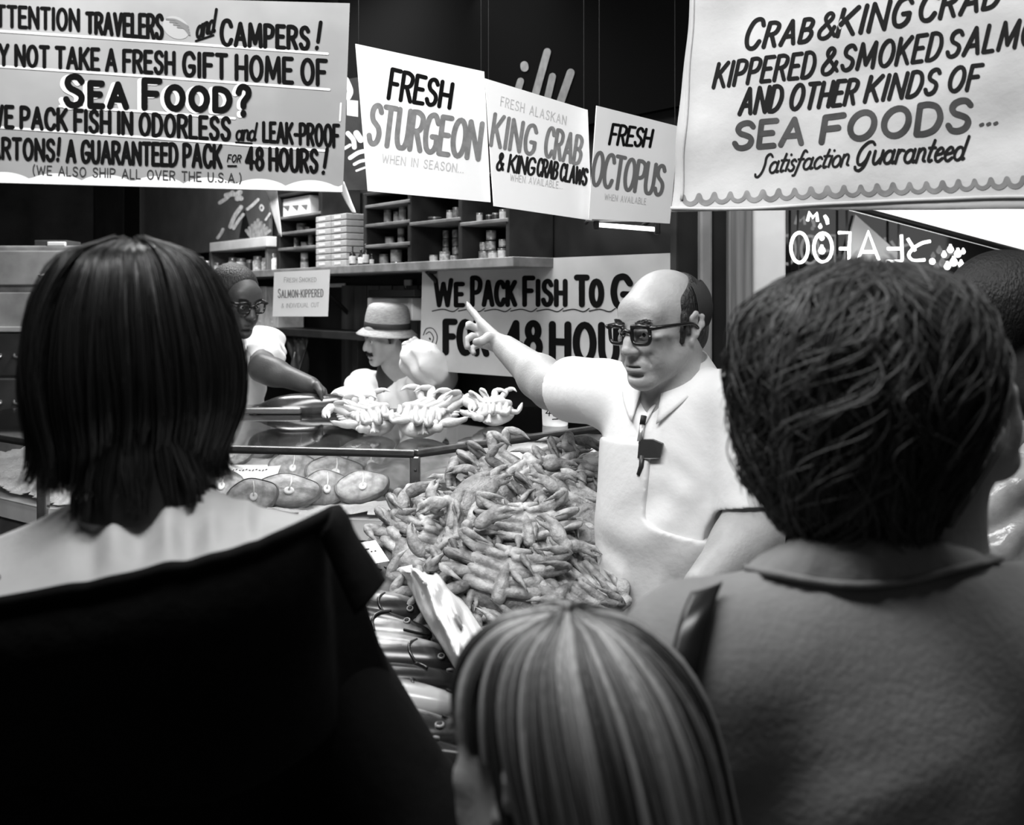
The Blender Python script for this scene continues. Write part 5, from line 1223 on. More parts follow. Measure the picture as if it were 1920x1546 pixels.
# hair: fringe round the bald crown, sideburns
s = SDF((.15, 1.9, 1.38), (.48, 2.25, 1.64), .003); s.set(HM)
s.ell((0, .024, .042), (.0845, .106, .09), .004); s.ell((0, .058, -.015), (.072, .054, .06), .02)
s.ell((0, -.05, .1), (.072, .115, .075), .02, '-'); s.ell((0, -.125, .02), (.16, .118, .13), .02, '-'); s.ell((0, .0, -.1), (.2, .06, .062), .01, '-')
for x in (-1, 1): s.ell((x*.084, .012, .002), (.02, .02, .032), .004, '-'); s.chain([((x*.077, -.014, .03), .006), ((x*.075, -.017, 0), .0065), ((x*.071, -.02, -.024), .006)], .008)
s.set(); hf = s.build('hair', M_hshort, man)
# strands over the fringe
mb = MB(); pl = []; r = np.random.default_rng(5); Hm = np.array(HM)
for k in range(2200):
    ph = r.uniform(-.15, PI + .15); sx = math.cos(ph); sy = math.sin(ph)
    if sy < -.05: continue
    u = np.linspace(0, 1, 8); z = .1 - r.uniform(0, .06) - u*r.uniform(.05, .11); c = np.sqrt(np.clip(1 - ((z - .042)/.093)**2, .3, 1))
    x = .0905*sx*c; y = .025 + .112*sy*c; x *= np.where(z < -.02, 1 - (-.02 - z)*3, 1)
    p = np.stack([x, y, z], 1); pl.append(p @ Hm[:3, :3].T + Hm[:3, 3])
mb.strands(np.array(pl), .0009*np.linspace(1, .4, 8)); mb.build('hair_strands', mat('hair_dark_strand', .045, .45, .4), hf)
# glasses
def eyeglasses(M, parent, thick=.0042, nm='eyeglasses'):
    Mx = Matrix(M); mb = MB()
    def R_(x): 
        o = [(x*.034 + .0225*math.copysign(abs(math.cos(t))**.55, math.cos(t)), -.112 + .0006*abs(math.cos(t)), .002 + .0185*math.copysign(abs(math.sin(t))**.6, math.sin(t))*(1.0 if math.sin(t) > 0 else 1.1)) for t in np.linspace(0, 2*PI, 33)]
        return [Mx @ Vector((a, b + abs(a)*.14 - .002, c)) for a, b, c in o]
    k = Mx.to_scale().x
    for x in (-1, 1): mb.tube(R_(x), thick*k, 8)
    mb.tube([Mx @ Vector((-.013, -.115, .008)), Mx @ Vector((0, -.1175, .0105)), Mx @ Vector((.013, -.115, .008))], thick*k, 8)
    for x in (-1, 1): mb.tube([Mx @ Vector((x*q, -.108, zz_)) for q, zz_ in ((-.0, 0.03),)] if False else [Mx @ Vector((x*.012, -.1125, .0185)), Mx @ Vector((x*.034, -.1095, .0205)), Mx @ Vector((x*.058, -.105, .0185))], [thick*k*1.2]*3, 8)
    fr = mb.build(nm, mat('black_plastic', .012, .22, .5), parent)
    mb = MB()
    for x in (-1, 1): mb.tube(catmull([Mx @ Vector(q) for q in ((x*.057, -.106, .016), (x*.072, -.095, .017), (x*.0825, -.04, .016), (x*.085, .004, .013), (x*.084, .03, -.006))], 6), np.linspace(thick*1.25, thick*.7, 25)*k, 8, flat=1.0)
    mb.build('temple', mat('black_plastic', .012), fr)
    for x in (-1, 1):
        mb = MB(); rg = R_(x); n = len(rg) - 1; c = sum((rg[i] for i in range(n)), Vector())/n; ctr = Mx.to_3x3() @ Vector((0, -.0015, 0))
        mb.add([c + ctr] + rg[:n], [(0, 1 + i, 1 + (i+1) % n) for i in range(n)])
        mb.build('lens', glass('lens_glass', .96, .01, 1.6), fr)
    return fr
eyeglasses(HM, man)
# shirt
s = SDF((.0, 1.84, .98), (.58, 2.5, 1.46), .0035); s.set(TM)
s.ell((0, .002, 1.24), (.152, .108, .155), .05); s.cap((-.165, .008, 1.345), (.165, .008, 1.345), .052, None, .06); s.ell((0, -.02, 1.07), (.146, .118, .19), .06); s.cap((-.05, .02, 1.365), (.05, .02, 1.365), .04, None, .05)
s.set()
def sleeve(a, b, t, r0, r1): 
    a, b = Vector(a), Vector(b); s.cap(tuple(a), tuple(a.lerp(b, t)), r0, r1, .04)
sleeve(rs_, re, .62, .072, .078); sleeve(ls_, le, .78, .068, .068)
# open the cuffs
q = Vector(rs_).lerp(Vector(re), .62); d = (Vector(re) - Vector(rs_)).normalized(); s.cap(tuple(q + d*.045), tuple(q + d*.2), .092, .1, .004, '-'); s.cap(tuple(q + d*.0), tuple(q + d*.1), .066, .068, .004, '-')
q2 = Vector(ls_).lerp(Vector(le), .78); d2 = (Vector(le) - Vector(ls_)).normalized(); s.cap(tuple(q2 + d2*.09), tuple(q2 + d2*.2), .1, .1, .004, '-'); s.cap(tuple(q2 + d2*.025), tuple(q2 + d2*.1), .06, .062, .004, '-')
# open collar
s.set(TM); s.cap((0, -.08, 1.4), (0, -.11, 1.31), .055, .016, .012, '-'); s.cap((0, .0, 1.42), (0, .01, 1.5), .066, .07, .01, '-')
# folds
for a, b2, rr in (((.14, -.03, 1.16), (.02, -.115, 1.1), .006), ((.15, .0, 1.11), (.04, -.12, 1.045), .007), ((.15, .02, 1.05), (.06, -.1, 1.01), .006)): 
    m_ = tuple((np.array(a) + np.array(b2))/2 + np.array((0, -.012, -.01))); s.cap(a, m_, rr, rr, .014); s.cap(m_, b2, rr, rr*.5, .014); s.cap(tuple(np.array(a) + (0, -.01, -.018)), tuple(np.array(b2) + (0, -.01, -.018)), rr*.8, rr*.4, .012, '-')
s.set()
for a, b2, rr in ((1418, 830, .006), (1400, 880, .006)): pass
shirt_s = s.dup()
def shirt_disp(V):
    V = V.copy(); a = np.clip((1.3 - V[:, 2])*5, .15, 1); n = np.sin(V[:, 2]*70 + 38*V[:, 0] + 2.5*np.sin(V[:, 0]*22 + V[:, 2]*9))*(.5 + .5*np.sin(V[:, 0]*31 - V[:, 2]*17)); m = np.sin(V[:, 0]*60 - V[:, 2]*24 + 2*np.sin(V[:, 2]*19))
    V[:, 1] += (.0042*n + .0018*m)*a; return V
M_shirt = mat('white_shirt', .78, .75, .15, noise_amt=.03, scale=8, bump=.15, bscale=45)
clip(s, lambda X, Y, Z: .985 - Z + 0*X + 0*Y)
shirt = s.build('shirt', M_shirt, man, shirt_disp)
# collar leaves
mb = MB()
def collar(u, v, x):
    ph = u*2.55 + .28; nx, ny = math.sin(ph), -math.cos(ph)
    r0 = .072 + .03*v; z = 1.415 + .03*(u) - .045*v - (.05*v*max(0, 1 - u*4)); return Matrix(TM) @ Vector((x*nx*r0*1.02, .008 + ny*r0*.95 - .02*max(0, 1 - u*4)*v, z - .02*(1 - u)))
for x in (-1, 1): mb.sheet(lambda u, v: collar(u, v, x), 30, 8, .003*x)
mb.build('collar', M_shirt, shirt)
# apron bib and skirt over the shirt
s = SDF((.02, 1.8, .42), (.58, 2.4, 1.36), .0045); s.set(TM)
s.ell((0, .002, 1.24), (.159, .116, .158), .05); s.ell((0, -.022, 1.07), (.153, .126, .2), .06); s.cap((-.02, -.005, .9), (-.02, -.005, .45), .155, .18, .05); s.cap((.05, -.005, .9), (.05, -.005, .45), .14, .17, .05); s.set()
cz, sz = math.cos(math.radians(-38)), math.sin(math.radians(-38))
def bib(X, Y, Z):
    xl = cz*(X - .33) + sz*(Y - 2.12); yl = -sz*(X - .33) + cz*(Y - 2.12)
    t = np.clip((1.12 - Z)/.11, 0, 1); xm = .02 + .32*t*t*(3 - 2*t); return np.maximum(np.maximum(xl - xm, -.14 - .2*t - xl), np.maximum(Z - 1.262 + .04*np.abs(xl), yl - .03 - .02*t))
clip(s, bib); ap_s = s.dup()
apron = s.build('apron', mat('white_apron', .66, .8, .1, noise_amt=.03, scale=9, bump=.12, bscale=60), man, shirt_disp)
mb = MB()
pts = [march(shirt_s, a, b2, 1.8, 2.3) + Vector((0, -.004, .001)) for a, b2 in ((1203, 800), (1218, 772), (1235, 744), (1250, 722), (1268, 698))]
mb.tube(catmull(pts, 4), .008, 8, flat=.35); mb.build('apron_strap', MATS['white_apron'], apron)
# pen, black case and comb in the pocket
q = march(shirt_s, 1222, 840, 1.8, 2.3); mb = MB()
oq = [march(shirt_s, a, b2, 1.8, 2.3) + Vector((-.003, -.016, 0)) for a, b2 in ((1199, 822), (1224, 822), (1243, 830), (1238, 856), (1218, 858), (1196, 856))]
n = len(oq); back = [p + Vector((.004, .014, 0)) for p in oq]; mb.add(oq + back, [tuple(range(n)), tuple(range(2*n-1, n-1, -1))] + [(i, n+i, n+(i+1) % n, (i+1) % n) for i in range(n)]); mb.build('glasses_case', mat('black_leather', .02, .4, .4), man, False)
mb = MB(); mb.tube([march(shirt_s, a, b2, 1.8, 2.3) + Vector((0, -.014, 0)) for a, b2 in ((1203, 852), (1201, 872), (1195, 888))], [.006, .0055, .004], 8); mb.build('comb', mat('black_leather', .02), man)
mb = MB(); a, b2 = march(shirt_s, 1206, 778, 1.8, 2.3) + Vector((0, -.01, 0)), march(shirt_s, 1198, 826, 1.8, 2.3) + Vector((0, -.01, 0))
mb.mi = 1; mb.tube([a, a.lerp(b2, .35)], .0062, 10); mb.mi = 0; mb.tube([a.lerp(b2, .35), b2], .0055, 10); mb.build('pen', None, man, True, None, [M_lid, M_black])
# trousers and shoes
s = SDF((.05, 1.85, 0), (.62, 2.4, 1.05), .008); lower_body(s, TM, feet=False); s.set(TM)
for x in (-1, 1): s.cap((x*.09, 0, .8), (x*.095, .0, .1), .09, .07, .03)
s.set(); s.build('trousers', mat('trousers_dark', .05, .8, .1), man)
def shoes(M, parent, k=1.0, v=.02):
    for x in (-1, 1):
        c = tr(M, (x*.1, -.04, .05)); s = SDF(np.array(c) - .2, np.array(c) + .2, .008); s.set(M); s.cap((x*.094, .035, .055), (x*.106, -.12, .045), .044, .038, .02); s.cap((x*.094, .02, .06), (x*.094, .02, .1), .045, .045, .02); s.set()
        clip(s, lambda X, Y, Z: .002 - Z + 0*X + 0*Y); s.build('shoe', mat('shoe_leather', v, .4, .4), parent)
shoes(TM, man)
# ================================================== generic standing figure used for the shoppers
def figure(o, M, HMx, h, skin, arms, hands=True):
    """skin body as one surface: head, neck, trunk, arms, legs"""
    k = Matrix(M).to_scale().x; c = Matrix(M).translation
    pts = [Matrix(M) @ Vector(p) for p in ((-.32, -.2, 0), (.32, .2, 1.5), (-.32, .2, 0), (.32, -.2, 0))] + [Matrix(HMx).translation + Vector((a, a, a))*.2 for a in (-1, 1)] + [Vector(p) for a in arms for p in a]
    lo = np.min([tuple(p) for p in pts], axis=0) - .06; hi = np.max([tuple(p) for p in pts], axis=0) + .06; lo[2] = -.02
    s = SDF(lo, hi, h); upper_body(s, M, neck=False); lower_body(s, M); head_sdf(s, HMx, True)
    nb = tr(M, (0, .012, 1.38)); hb = tr(HMx, (0, .03, -.1)); s.cap(nb, hb, .056*k, .054*k, .03)
    for i, (a, e, w_) in enumerate(arms):
        arm(s, a, e, w_, (.05*k, .042*k, .03*k))
        if hands is True: relaxed_hand(s, M, w_, -1 if i == 0 else 1, rs=k)
    if callable(hands): hands(s)
    clip(s, lambda X, Y, Z: .002 - Z + 0*X + 0*Y); return s
def std_arms(M, out=.22, fw=-.06): return [(tr(M, (x*.165, .012, 1.345)), tr(M, (x*out, .02, 1.08)), tr(M, (x*(out - .01), fw, .86))) for x in (-1, 1)]
def coat_sdf(M, arms, h, t, zb, sh=.165, flare=.04, cut=.93):
    pts = [Matrix(M) @ Vector(p) for p in ((-.36, -.24, .4), (.36, .24, 1.48), (-.36, .24, .4), (.36, -.24, .4))] + [Vector(p) for a in arms for p in a]
    k = Matrix(M).to_scale().x
    s = SDF(np.min([tuple(p) for p in pts], axis=0) - .08, np.max([tuple(p) for p in pts], axis=0) + .08, h); s.set(M); E, C = s.ell, s.cap
    E((0, .0, 1.24), (.155 + t, .105 + t, .15 + t*.5), .06); E((0, 0, 1.06), (.14 + t, .105 + t, .18), .06); C((-sh, .012, 1.345), (sh, .012, 1.345), .052 + t*.6, None, .06); C((-.07, .02, 1.38), (.07, .02, 1.38), .046 + t*.4, None, .05)
    C((-.05, 0, .95), (-.06, 0, zb), .125 + t, .13 + t + flare, .05); C((.05, 0, .95), (.06, 0, zb), .125 + t, .13 + t + flare, .05); s.set()
    for a, e, w_ in arms:
        m_ = Vector(e).lerp(Vector(w_), cut); s.cap(a, e, (.054 + t)*k, (.048 + t)*k, .05); s.cap(e, tuple(m_), (.048 + t)*k, (.038 + t)*k, .03)
    zz0 = Matrix(M) @ Vector((0, 0, zb)); clip(s, lambda X, Y, Z: zz0.z - Z + 0*X + 0*Y); return s

# ================================================== left shopper: dark bob, black coat with pale lined hood
KM = Matrix.Translation((-.40, 1.09, 0)) @ Rz(184) @ Matrix.Scale(.90, 4); KH = Matrix.Translation((-.405, 1.125, 1.478)) @ Rz(183) @ Rx(4) @ Matrix.Scale(.9, 4)
pl_ = thing('person', 'shopper with dark bobbed hair seen from behind, black coat with a pale lined hood', 'person', (-.40, 1.09, 0))
ar = [(tr(KM, (x*.165, .012, 1.33)), tr(KM, (x*.325, .02, 1.07)), tr(KM, (x*.3, -.09, .86))) for x in (-1, 1)]
s = figure(pl_, KM, KH, .006, SKIN, ar); s.build('body', SKIN, pl_)
M_coat = mat('black_coat', .006, .85, .1, noise_amt=.3, scale=9, bump=.2, bscale=50)
s = coat_sdf(KM, ar, .007, .036, .5, flare=-.02); clip(s, lambda X, Y, Z: Z - 1.272 + .0*X + .0*Y)
s.set(KM); s.cap((0, .0, 1.44), (0, .01, 1.56), .085, .1, .01, '-'); s.set(); s.build('coat', M_coat, pl_)
I_ = catmull([(-90, 1040), (-20, 1012), (70, 975), (140, 941), (200, 926), (265, 918), (330, 914), (392, 915), (440, 934), (500, 950), (560, 964), (605, 972), (632, 972)], 6)
R_ = catmull([(-90, 1150), (-10, 1133), (80, 1117), (170, 1100), (250, 1088), (300, 1078), (380, 1057), (460, 1034), (530, 1006), (580, 983), (610, 968), (622, 961), (634, 957)], 6)
nI = len(I_)
def dI(u): return 1.065 + .03*abs(u - .45)*2
def dR(u): return .905 + .11*(abs(u - .42)*1.7)**2
def lin(u, v):
    i = u*(nI - 1); a = np.array([np.interp(i, range(nI), I_[:, k]) for k in (0, 1)]); b = np.array([np.interp(i, range(nI), R_[:, k]) for k in (0, 1)])
    A, B = P(*a, dI(u)), P(*b, dR(u)); q = A.lerp(B, v); w_ = math.sin(PI*v)
    q += Vector((0, 0, -.012*w_)); px = a[0]*(1-v) + b[0]*v
    g = lambda c, vc, wx, wv, h: h*.5*math.exp(-((px - c)/wx)**2 - ((v - vc)/wv)**2)
    q += Vector((0, -.4, 1))*(g(215, .35, 26, .35, .020) - g(262, .5, 24, .3, .018) + g(318, .45, 20, .4, .020) - g(355, .6, 20, .3, .014) + g(400, .55, 18, .3, .016) - g(170, .6, 24, .35, .012) + g(290, .9, 60, .25, .008) + g(465, .3, 14, .5, .008) - g(490, .4, 14, .5, .007) + g(120, .4, 40, .4, .008))
    return q
mb = MB(); mb.sheet(lambda u, v: lin(u, 1 - v), 160, 28, .004); mb.build('hood_lining', mat('hood_lining', .42, .8, .1, noise_amt=.06, scale=9, bump=.12, bscale=70), pl_)
def outer(u, v):
    a = lin(u, 1.0); lipz = .010*math.sin(PI*min(v*5, 1)); sd = max(0, (u - .93)/.07)
    return a + Vector((.025*sd*v*2, -.012*math.sin(PI*min(v*2.2, 1)) + .05*v*v + .04*sd*v, .003 + lipz*.3 - .22*v - .02*(1 - abs(2*u - 1))*v))
mb = MB(); mb.sheet(lambda u, v: outer(u, v), 120, 26, -.006); mb.tube([lin(u, 1.0) + Vector((0, -.003, .001)) for u in np.linspace(0, 1, 100)], .0065, 8); mb.build('hood', M_coat, pl_)
def edge_roll(v):
    return [P(a, b, d) for a, b, d in v]
mb = MB(); mb.sheet(lambda u, v: P(*(catmull([(618, 960), (640, 964), (658, 1004), (690, 1050), (720, 1100)], 6)[min(int(u*23.99), 23)]), .955 + .02*u - .05*v).lerp(P(610 + 60*u, 1000 + 150*u, .94), v), 22, 8, .006); mb.build('hood_corner', M_coat, pl_)
shoes(KM, pl_)
hl = Hull([(a_, 258 + (b_ - 258)*.965, 258 + (c_ - 258)*.955) for a_, b_, c_ in [(455, 232, 262), (458, 196, 300), (470, 152, 336), (492, 122, 368), (530, 98, 396), (580, 78, 420), (640, 68, 440), (700, 66, 450), (760, 74, 447), (810, 86, 430), (850, 92, 412), (885, 100, 402), (905, 116, 394)]], 1.115, 1.0, lambda q: -.0)
hair('hair', hl, pl_, M_hdark, 4200, .00085, PI/2 + .07, .75, .42, 3, (.02, .5), (.84, 1.0), .05, 80, .0055, .02, Pn=18)
hn = Hull([(740, 200, 330), (800, 178, 352), (860, 158, 376), (905, 148, 388), (960, 146, 394)], 1.075, 1.0)
hair('nape_hair', hn, bpy.data.objects[[c.name for c in pl_.children if c.name.startswith('hair')][0]], M_hdark, 1100, .0009, PI/2, .8, -1, 4, (.25, .5), (.85, 1.0), .05, 40, .003, .0, Pn=10, inset=.004)

# ================================================== right shopper: short teased brown hair, grey coat, face turned right
BM = Matrix.Translation((.325, .945, 0)) @ Rz(190) @ Matrix.Scale(.912, 4); BH = Matrix.Translation((.392, .985, 1.452)) @ Rz(112) @ Rx(-20) @ Matrix.Scale(.92, 4)
pr = thing('person', 'shopper with short teased brown hair, grey coat and black shoulder strap, face turned right', 'person', (.325, .945, 0))
ar = [(tr(BM, (x*.175, .012, 1.33)), tr(BM, (x*.25, .03, 1.07)), tr(BM, (x*.23, -.1, .88))) for x in (-1, 1)]
s = figure(pr, BM, BH, .005, SKIN, ar); s.build('body', SKIN, pr); eyes(BH, pr); brow(BH, pr, .03)
s = coat_sdf(BM, ar, .006, .024, .55, .178)
s.set(BM); s.cap((0, .0, 1.49), (0, .01, 1.6), .07, .09, .01, '-'); s.set()
def cd(V):
    V = V.copy(); V[:, 1] += .003*np.sin(V[:, 0]*38 + 8*np.sin(V[:, 2]*13))*np.clip((1.2 - V[:, 2])*6, 0, 1); return V
M_gcoat = mat('grey_coat', .3, .8, .15, noise_amt=.08, scale=20, bump=.15, bscale=150); cs = s.dup(); s.build('coat', M_gcoat, pr, cd)
# turned down collar: from a standing edge round the neck to a hanging edge over the back
cT = catmull([(1452, 1040), (1472, 1018), (1500, 1004), (1560, 999), (1620, 997), (1690, 998), (1735, 1006), (1762, 1026), (1772, 1046)], 5); cB = catmull([(1392, 1066), (1420, 1072), (1470, 1082), (1540, 1094), (1620, 1098), (1700, 1090), (1770, 1072), (1830, 1058), (1870, 1050)], 5); nC = len(cT)
cBm = [march(cs, a_, b_, .75, 1.1) + Vector((0, -.010, .004)) for a_, b_ in cB]
def col(u, v):
    i = min(int(u*(nC - 1) + .5), nC - 1); dt = .905 + .11*(abs(2*u - 1))**2; db = .848 + .095*(abs(2*u - 1))**2
    A, B = P(*cT[i], dt), cBm[i]; q = A.lerp(B, v); q += Vector((0, -.010, .010))*math.sin(PI*v); return q
mb = MB(); mb.sheet(lambda u, v: col(u, 1 - v), nC - 1, 14, .006); mb.tube([col(u, 1.0) for u in np.linspace(0, 1, nC)], .0032, 8); mb.build('collar', M_gcoat, pr)
shoes(BM, pr)
hr = Hull([(a_, 1606 + (b_ - 1612)*.925, 1606 + (c_ - 1612)*.925) for a_, b_, c_ in [(503, 1600, 1690), (508, 1545, 1735), (522, 1490, 1772), (548, 1445, 1800), (590, 1405, 1826), (640, 1382, 1844), (690, 1374, 1853), (740, 1376, 1852), (790, 1384, 1838), (840, 1390, 1812), (890, 1404, 1786), (940, 1432, 1762), (985, 1470, 1745), (1015, 1505, 1735)]], .962, .98)
BR = [M_hbrn, mat('hair_brown_light', .12, .42, .45, island=.6), mat('hair_brown_mid', .07, .42, .45, island=.6)]
hh = hair('hair', hr, pr, M_hbrn, 2500, .0009, .5, .75, .5, 8, (.02, .3), (.75, 1.0), .12, 60, .004, .004, drift=.35, Pn=16, curl=.06)
hair('hair_waves', hr, hh, M_hbrn, 6000, .00085, .5, .75, .5, 9, length=.5, wav=.24, clump=110, offv=.0085, curl=.12, drift=.22, Pn=18, mass=False, mats=BR)
# bag with its strap
bag_ = thing('shoulder_bag', 'black leather shoulder bag strap over the grey coat, left shoulder', 'bag', (.08, .87, .62))
SPp = [(1372, 1062, .985), (1345, 1078, .93), (1322, 1106, .872), (1304, 1150, .848), (1290, 1200, .84), (1280, 1262, .838), (1276, 1340, .838), (1276, 1480, .842), (1276, 1640, .85), (1276, 1760, .86)]
SQ = catmull([tuple(march(cs, a, b, .7, 1.1) + Vector((0, -.010, .003))) for a, b, d in SPp[2:5]] + [tuple(P(a, b, .822)) for a, b, d in SPp[5:]], 6); nS = len(SQ)
mb = MB(); mb.sheet(lambda u, v: Vector(SQ[min(int(u*(nS - 1) + .5), nS - 1)]) + Vector((.027*(v - .5), -.004*math.sin(PI*v) + .006*(v - .5), .008*(v - .5)*(1 - u))), nS - 1, 6, -.004); mb.build('strap', mat('strap_leather', .012, .28, .5), bag_)
mb = MB(); mb.box((.1, .83, .74), (.26, .09, .24), None, .03); mb.build('bag_body', mat('strap_leather', .012), bag_)

# ================================================== child with straight fair hair
CM = Matrix.Translation((.05, .757, 0)) @ Rz(225) @ Matrix.Scale(.735, 4); CH = Matrix.Translation((.036, .79, 1.185)) @ Rz(-137) @ Rx(2) @ Matrix.Scale(.86, 4)
ch = thing('person', 'child with straight streaked fair hair at the bottom of the picture, looking left', 'person', (.055, .775, 0))
ar = std_arms(CM, .195, -.05); s = figure(ch, CM, CH, .0045, SKIN, ar); s.build('body', SKIN, ch); eyes(CH, ch); brow(CH, ch, .2)
s = coat_sdf(CM, ar, .006, .015, .6); s.set(CM); s.cap((0, .0, 1.44), (0, .01, 1.56), .075, .09, .01, '-'); s.set(); s.build('jacket', mat('child_jacket', .08, .8, .1), ch); shoes(CM, ch)
hc = Hull([(1150, 1030, 1100), (1156, 985, 1150), (1172, 940, 1192), (1200, 905, 1232), (1245, 880, 1275), (1300, 870, 1308), (1360, 872, 1332), (1430, 884, 1350), (1500, 900, 1364), (1580, 915, 1378), (1680, 930, 1385), (1780, 950, 1380)], .785, 1.0)
BL = [mat('hair_fair_light', .5, .38, .4, island=.4), mat('hair_fair_dark', .07, .4, .4, island=.5), mat('hair_fair_mid', .22, .4, .4, island=.5)]
hair('hair', hc, ch, None, 4600, .0008, 2.75, 1.05, .58, 12, (.015, .25), (.85, 1.0), .03, 60, .003, .0, Pn=16, inset=.005, mats=BL)

# ================================================== head leaning in at the far right
FM = Matrix.Translation((1.19, 1.82, 0)) @ Rz(110) @ Matrix.Scale(.98, 4); FH = Matrix.Translation((.885, 1.80, 1.505)) @ Rz(104) @ Ry(-18) @ Matrix.Scale(.94, 4)
fr = thing('person', 'dark haired person cut off by the right edge, ear showing, leaning in', 'person', (1.19, 1.82, 0))
ar = std_arms(FM, .2, -.08)
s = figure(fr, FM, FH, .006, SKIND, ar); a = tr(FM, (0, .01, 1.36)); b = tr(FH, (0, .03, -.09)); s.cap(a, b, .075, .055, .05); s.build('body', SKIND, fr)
s = coat_sdf(FM, ar, .008, .02, .5); s.set(); m_ = Vector(a).lerp(Vector(b), .62); s.cap(a, tuple(m_), .11, .078, .06); s.build('coat', M_coat, fr); shoes(FM, fr)
s = SDF((.7, 1.62, 1.36), (1.08, 1.98, 1.68), .004); s.set(FH); s.ell((0, .028, .045), (.09, .108, .098), .01); s.ell((0, .068, -.03), (.075, .055, .075), .02); s.ell((0, -.12, -.03), (.14, .1, .115), .012, '-')
for x in (-1, 1): s.ell((x*.09, .014, 0), (.022, .02, .034), .004, '-')
s.set(); s.build('hair', M_hshort, fr)

# ================================================== man in a straw hat behind the counter
SM = Matrix.Translation((-.495, 4.16, 0)) @ Rz(-30) @ Matrix.Scale(.875, 4); SH = Matrix.Translation((-.51, 4.1, 1.392)) @ Rz(-58) @ Rx(10) @ Matrix.Scale(.83, 4)
sm = thing('person', 'man in a straw hat and white coat behind the case, one arm raised', 'person', (-.495, 4.16, 0))
ar = [(tr(SM, (-.165, .0, 1.345)), tuple(P(672, 770, 3.92)), tuple(P(640, 750, 3.74))), (tr(SM, (.165, .0, 1.345)), tuple(P(822, 706, 3.96)), tuple(P(788, 684, 3.88)))]
def hands(s):
    w_ = Vector(ar[0][2]); d = Vector((-.6, -.5, -.25)).normalized(); l = Vector((.3, -.6, .7)).normalized(); n = d.cross(l).normalized()
    kn = [w_ + d*.085 + l*(.026 - .018*i) for i in range(4)]; cu = [[k + d*.03 - n*.01*sg, k + d*.042 - n*.03*sg, k + d*.035 - n*.05*sg] for k in kn for sg in ((1 if n.z > 0 else -1),)]
    hand_sdf(s, tuple(w_), kn, cu, [w_ + d*.04 + l*.045, w_ + d*.07 + l*.055, w_ + d*.095 + l*.05], None, 1.15)
    w_ = Vector(ar[1][2]); d = Vector((-.35, -.1, .6)).normalized(); l = Vector((-.6, -.5, -.4)).normalized(); n = d.cross(l).normalized()
    kn = [w_ + d*.08 + l*(.026 - .018*i) for i in range(4)]; cu = [[k + d*.02 + n*.02, k + n*.04, k - d*.025 + n*.035] for k in kn]
    hand_sdf(s, tuple(w_), kn, cu, [w_ + d*.04 + l*.045, w_ + d*.06 + l*.05 + n*.02, w_ + d*.06 + l*.03 + n*.04], None, 1.1)
s = figure(sm, SM, SH, .005, SKIN, ar, hands); s.build('body', mat('skin_mid', .3, .45, .4, noise_amt=.1, scale=18), sm); eyes(SH, sm); brow(SH, sm, .02)
s = SDF((-.85, 3.6, .5), (-.1, 4.45, 1.42), .006); s.set(SM); t = .024
s.ell((0, .0, 1.24), (.155 + t, .105 + t, .16), .06); s.ell((0, 0, 1.06), (.15 + t, .11 + t, .18), .06); s.cap((-.165, .012, 1.345), (.165, .012, 1.345), .068, None, .06); s.cap((0, 0, 1.0), (0, 0, .55), .17, .2, .05)
s.cap((0, .0, 1.43), (0, .01, 1.56), .075, .09, .01, '-'); s.cap((0, -.11, 1.44), (0, -.13, 1.24), .06, .012, .01, '-'); s.set()
for a, e, w_, r0, r1, r2 in ((ar[0][0], ar[0][1], ar[0][2], .075, .07, .06), (ar[1][0], ar[1][1], ar[1][2], .07, .066, .06)): s.cap(a, e, r0, r1, .05); s.cap(e, tuple(Vector(e).lerp(Vector(w_), .8)), r1, r2, .04)
s.cap(tuple(P(808, 706, 3.95)), tuple(P(800, 756, 3.95)), .05, .022, .05); s.cap(tuple(P(828, 676, 3.93)), tuple(P(782, 656, 3.88)), .022, .038, .03); s.cap(tuple(P(770, 662, 3.84)), tuple(P(806, 668, 3.86)), .04, .042, .05); s.cap(tuple(P(786, 682, 3.84)), tuple(P(812, 700, 3.88)), .05, .055, .06); s.cap(tuple(P(774, 676, 3.8)), tuple(P(806, 720, 3.83)), .012, .016, .02); s.cap(tuple(P(800, 660, 3.8)), tuple(P(822, 710, 3.85)), .012, .016, .02)
def wrinkle(V): V = V.copy(); n = np.sin(V[:, 2]*55 + V[:, 0]*30)*np.sin(V[:, 0]*70 - V[:, 1]*50); A = .004 + .007*np.clip((V[:, 2] - 1.2)*12, 0, 1); V[:, 0] += A*n; V[:, 1] += A*n; return V
s.build('coat', mat('white_coat', .8, .8, .1, noise_amt=.05, scale=12, bump=.2, bscale=40), sm, wrinkle)
s = SDF((-.75, 3.9, 1.0), (-.25, 4.4, 1.32), .006); s.set(SM); s.ell((0, .0, 1.26), (.15, .122, .14), .05); s.cap((0, -.02, 1.3), (0, .0, 1.43), .085, .068, .03); s.set(); s.build('jumper', mat('dark_jumper', .02), sm)
mb = MB(); pl = []; r = np.random.default_rng(3); Hm = np.array(SH)
for k in range(260):
    x = r.uniform(-.028, .028); a = np.array((x, -.1035 + abs(x)*.25, -.0535 - abs(x)*.12 + r.uniform(-.004, .003))); b = a + np.array((x*.5, -.002, -.011)); pl.append([a, (a + b)/2 + (0, -.003, 0), b])
mb.strands(np.array(pl) @ Hm[:3, :3].T + Hm[:3, 3], np.array([.0016, .0014, .0005])); mb.build('moustache', M_hshort, sm)
s = SDF((-.7, 3.9, 1.25), (-.3, 4.3, 1.54), .005); s.set(SH); s.ell((0, .022, .042), (.084, .104, .09), .01); s.ell((0, .06, -.03), (.07, .05, .06), .02); s.ell((0, -.115, -.02), (.14, .1, .12), .012, '-')
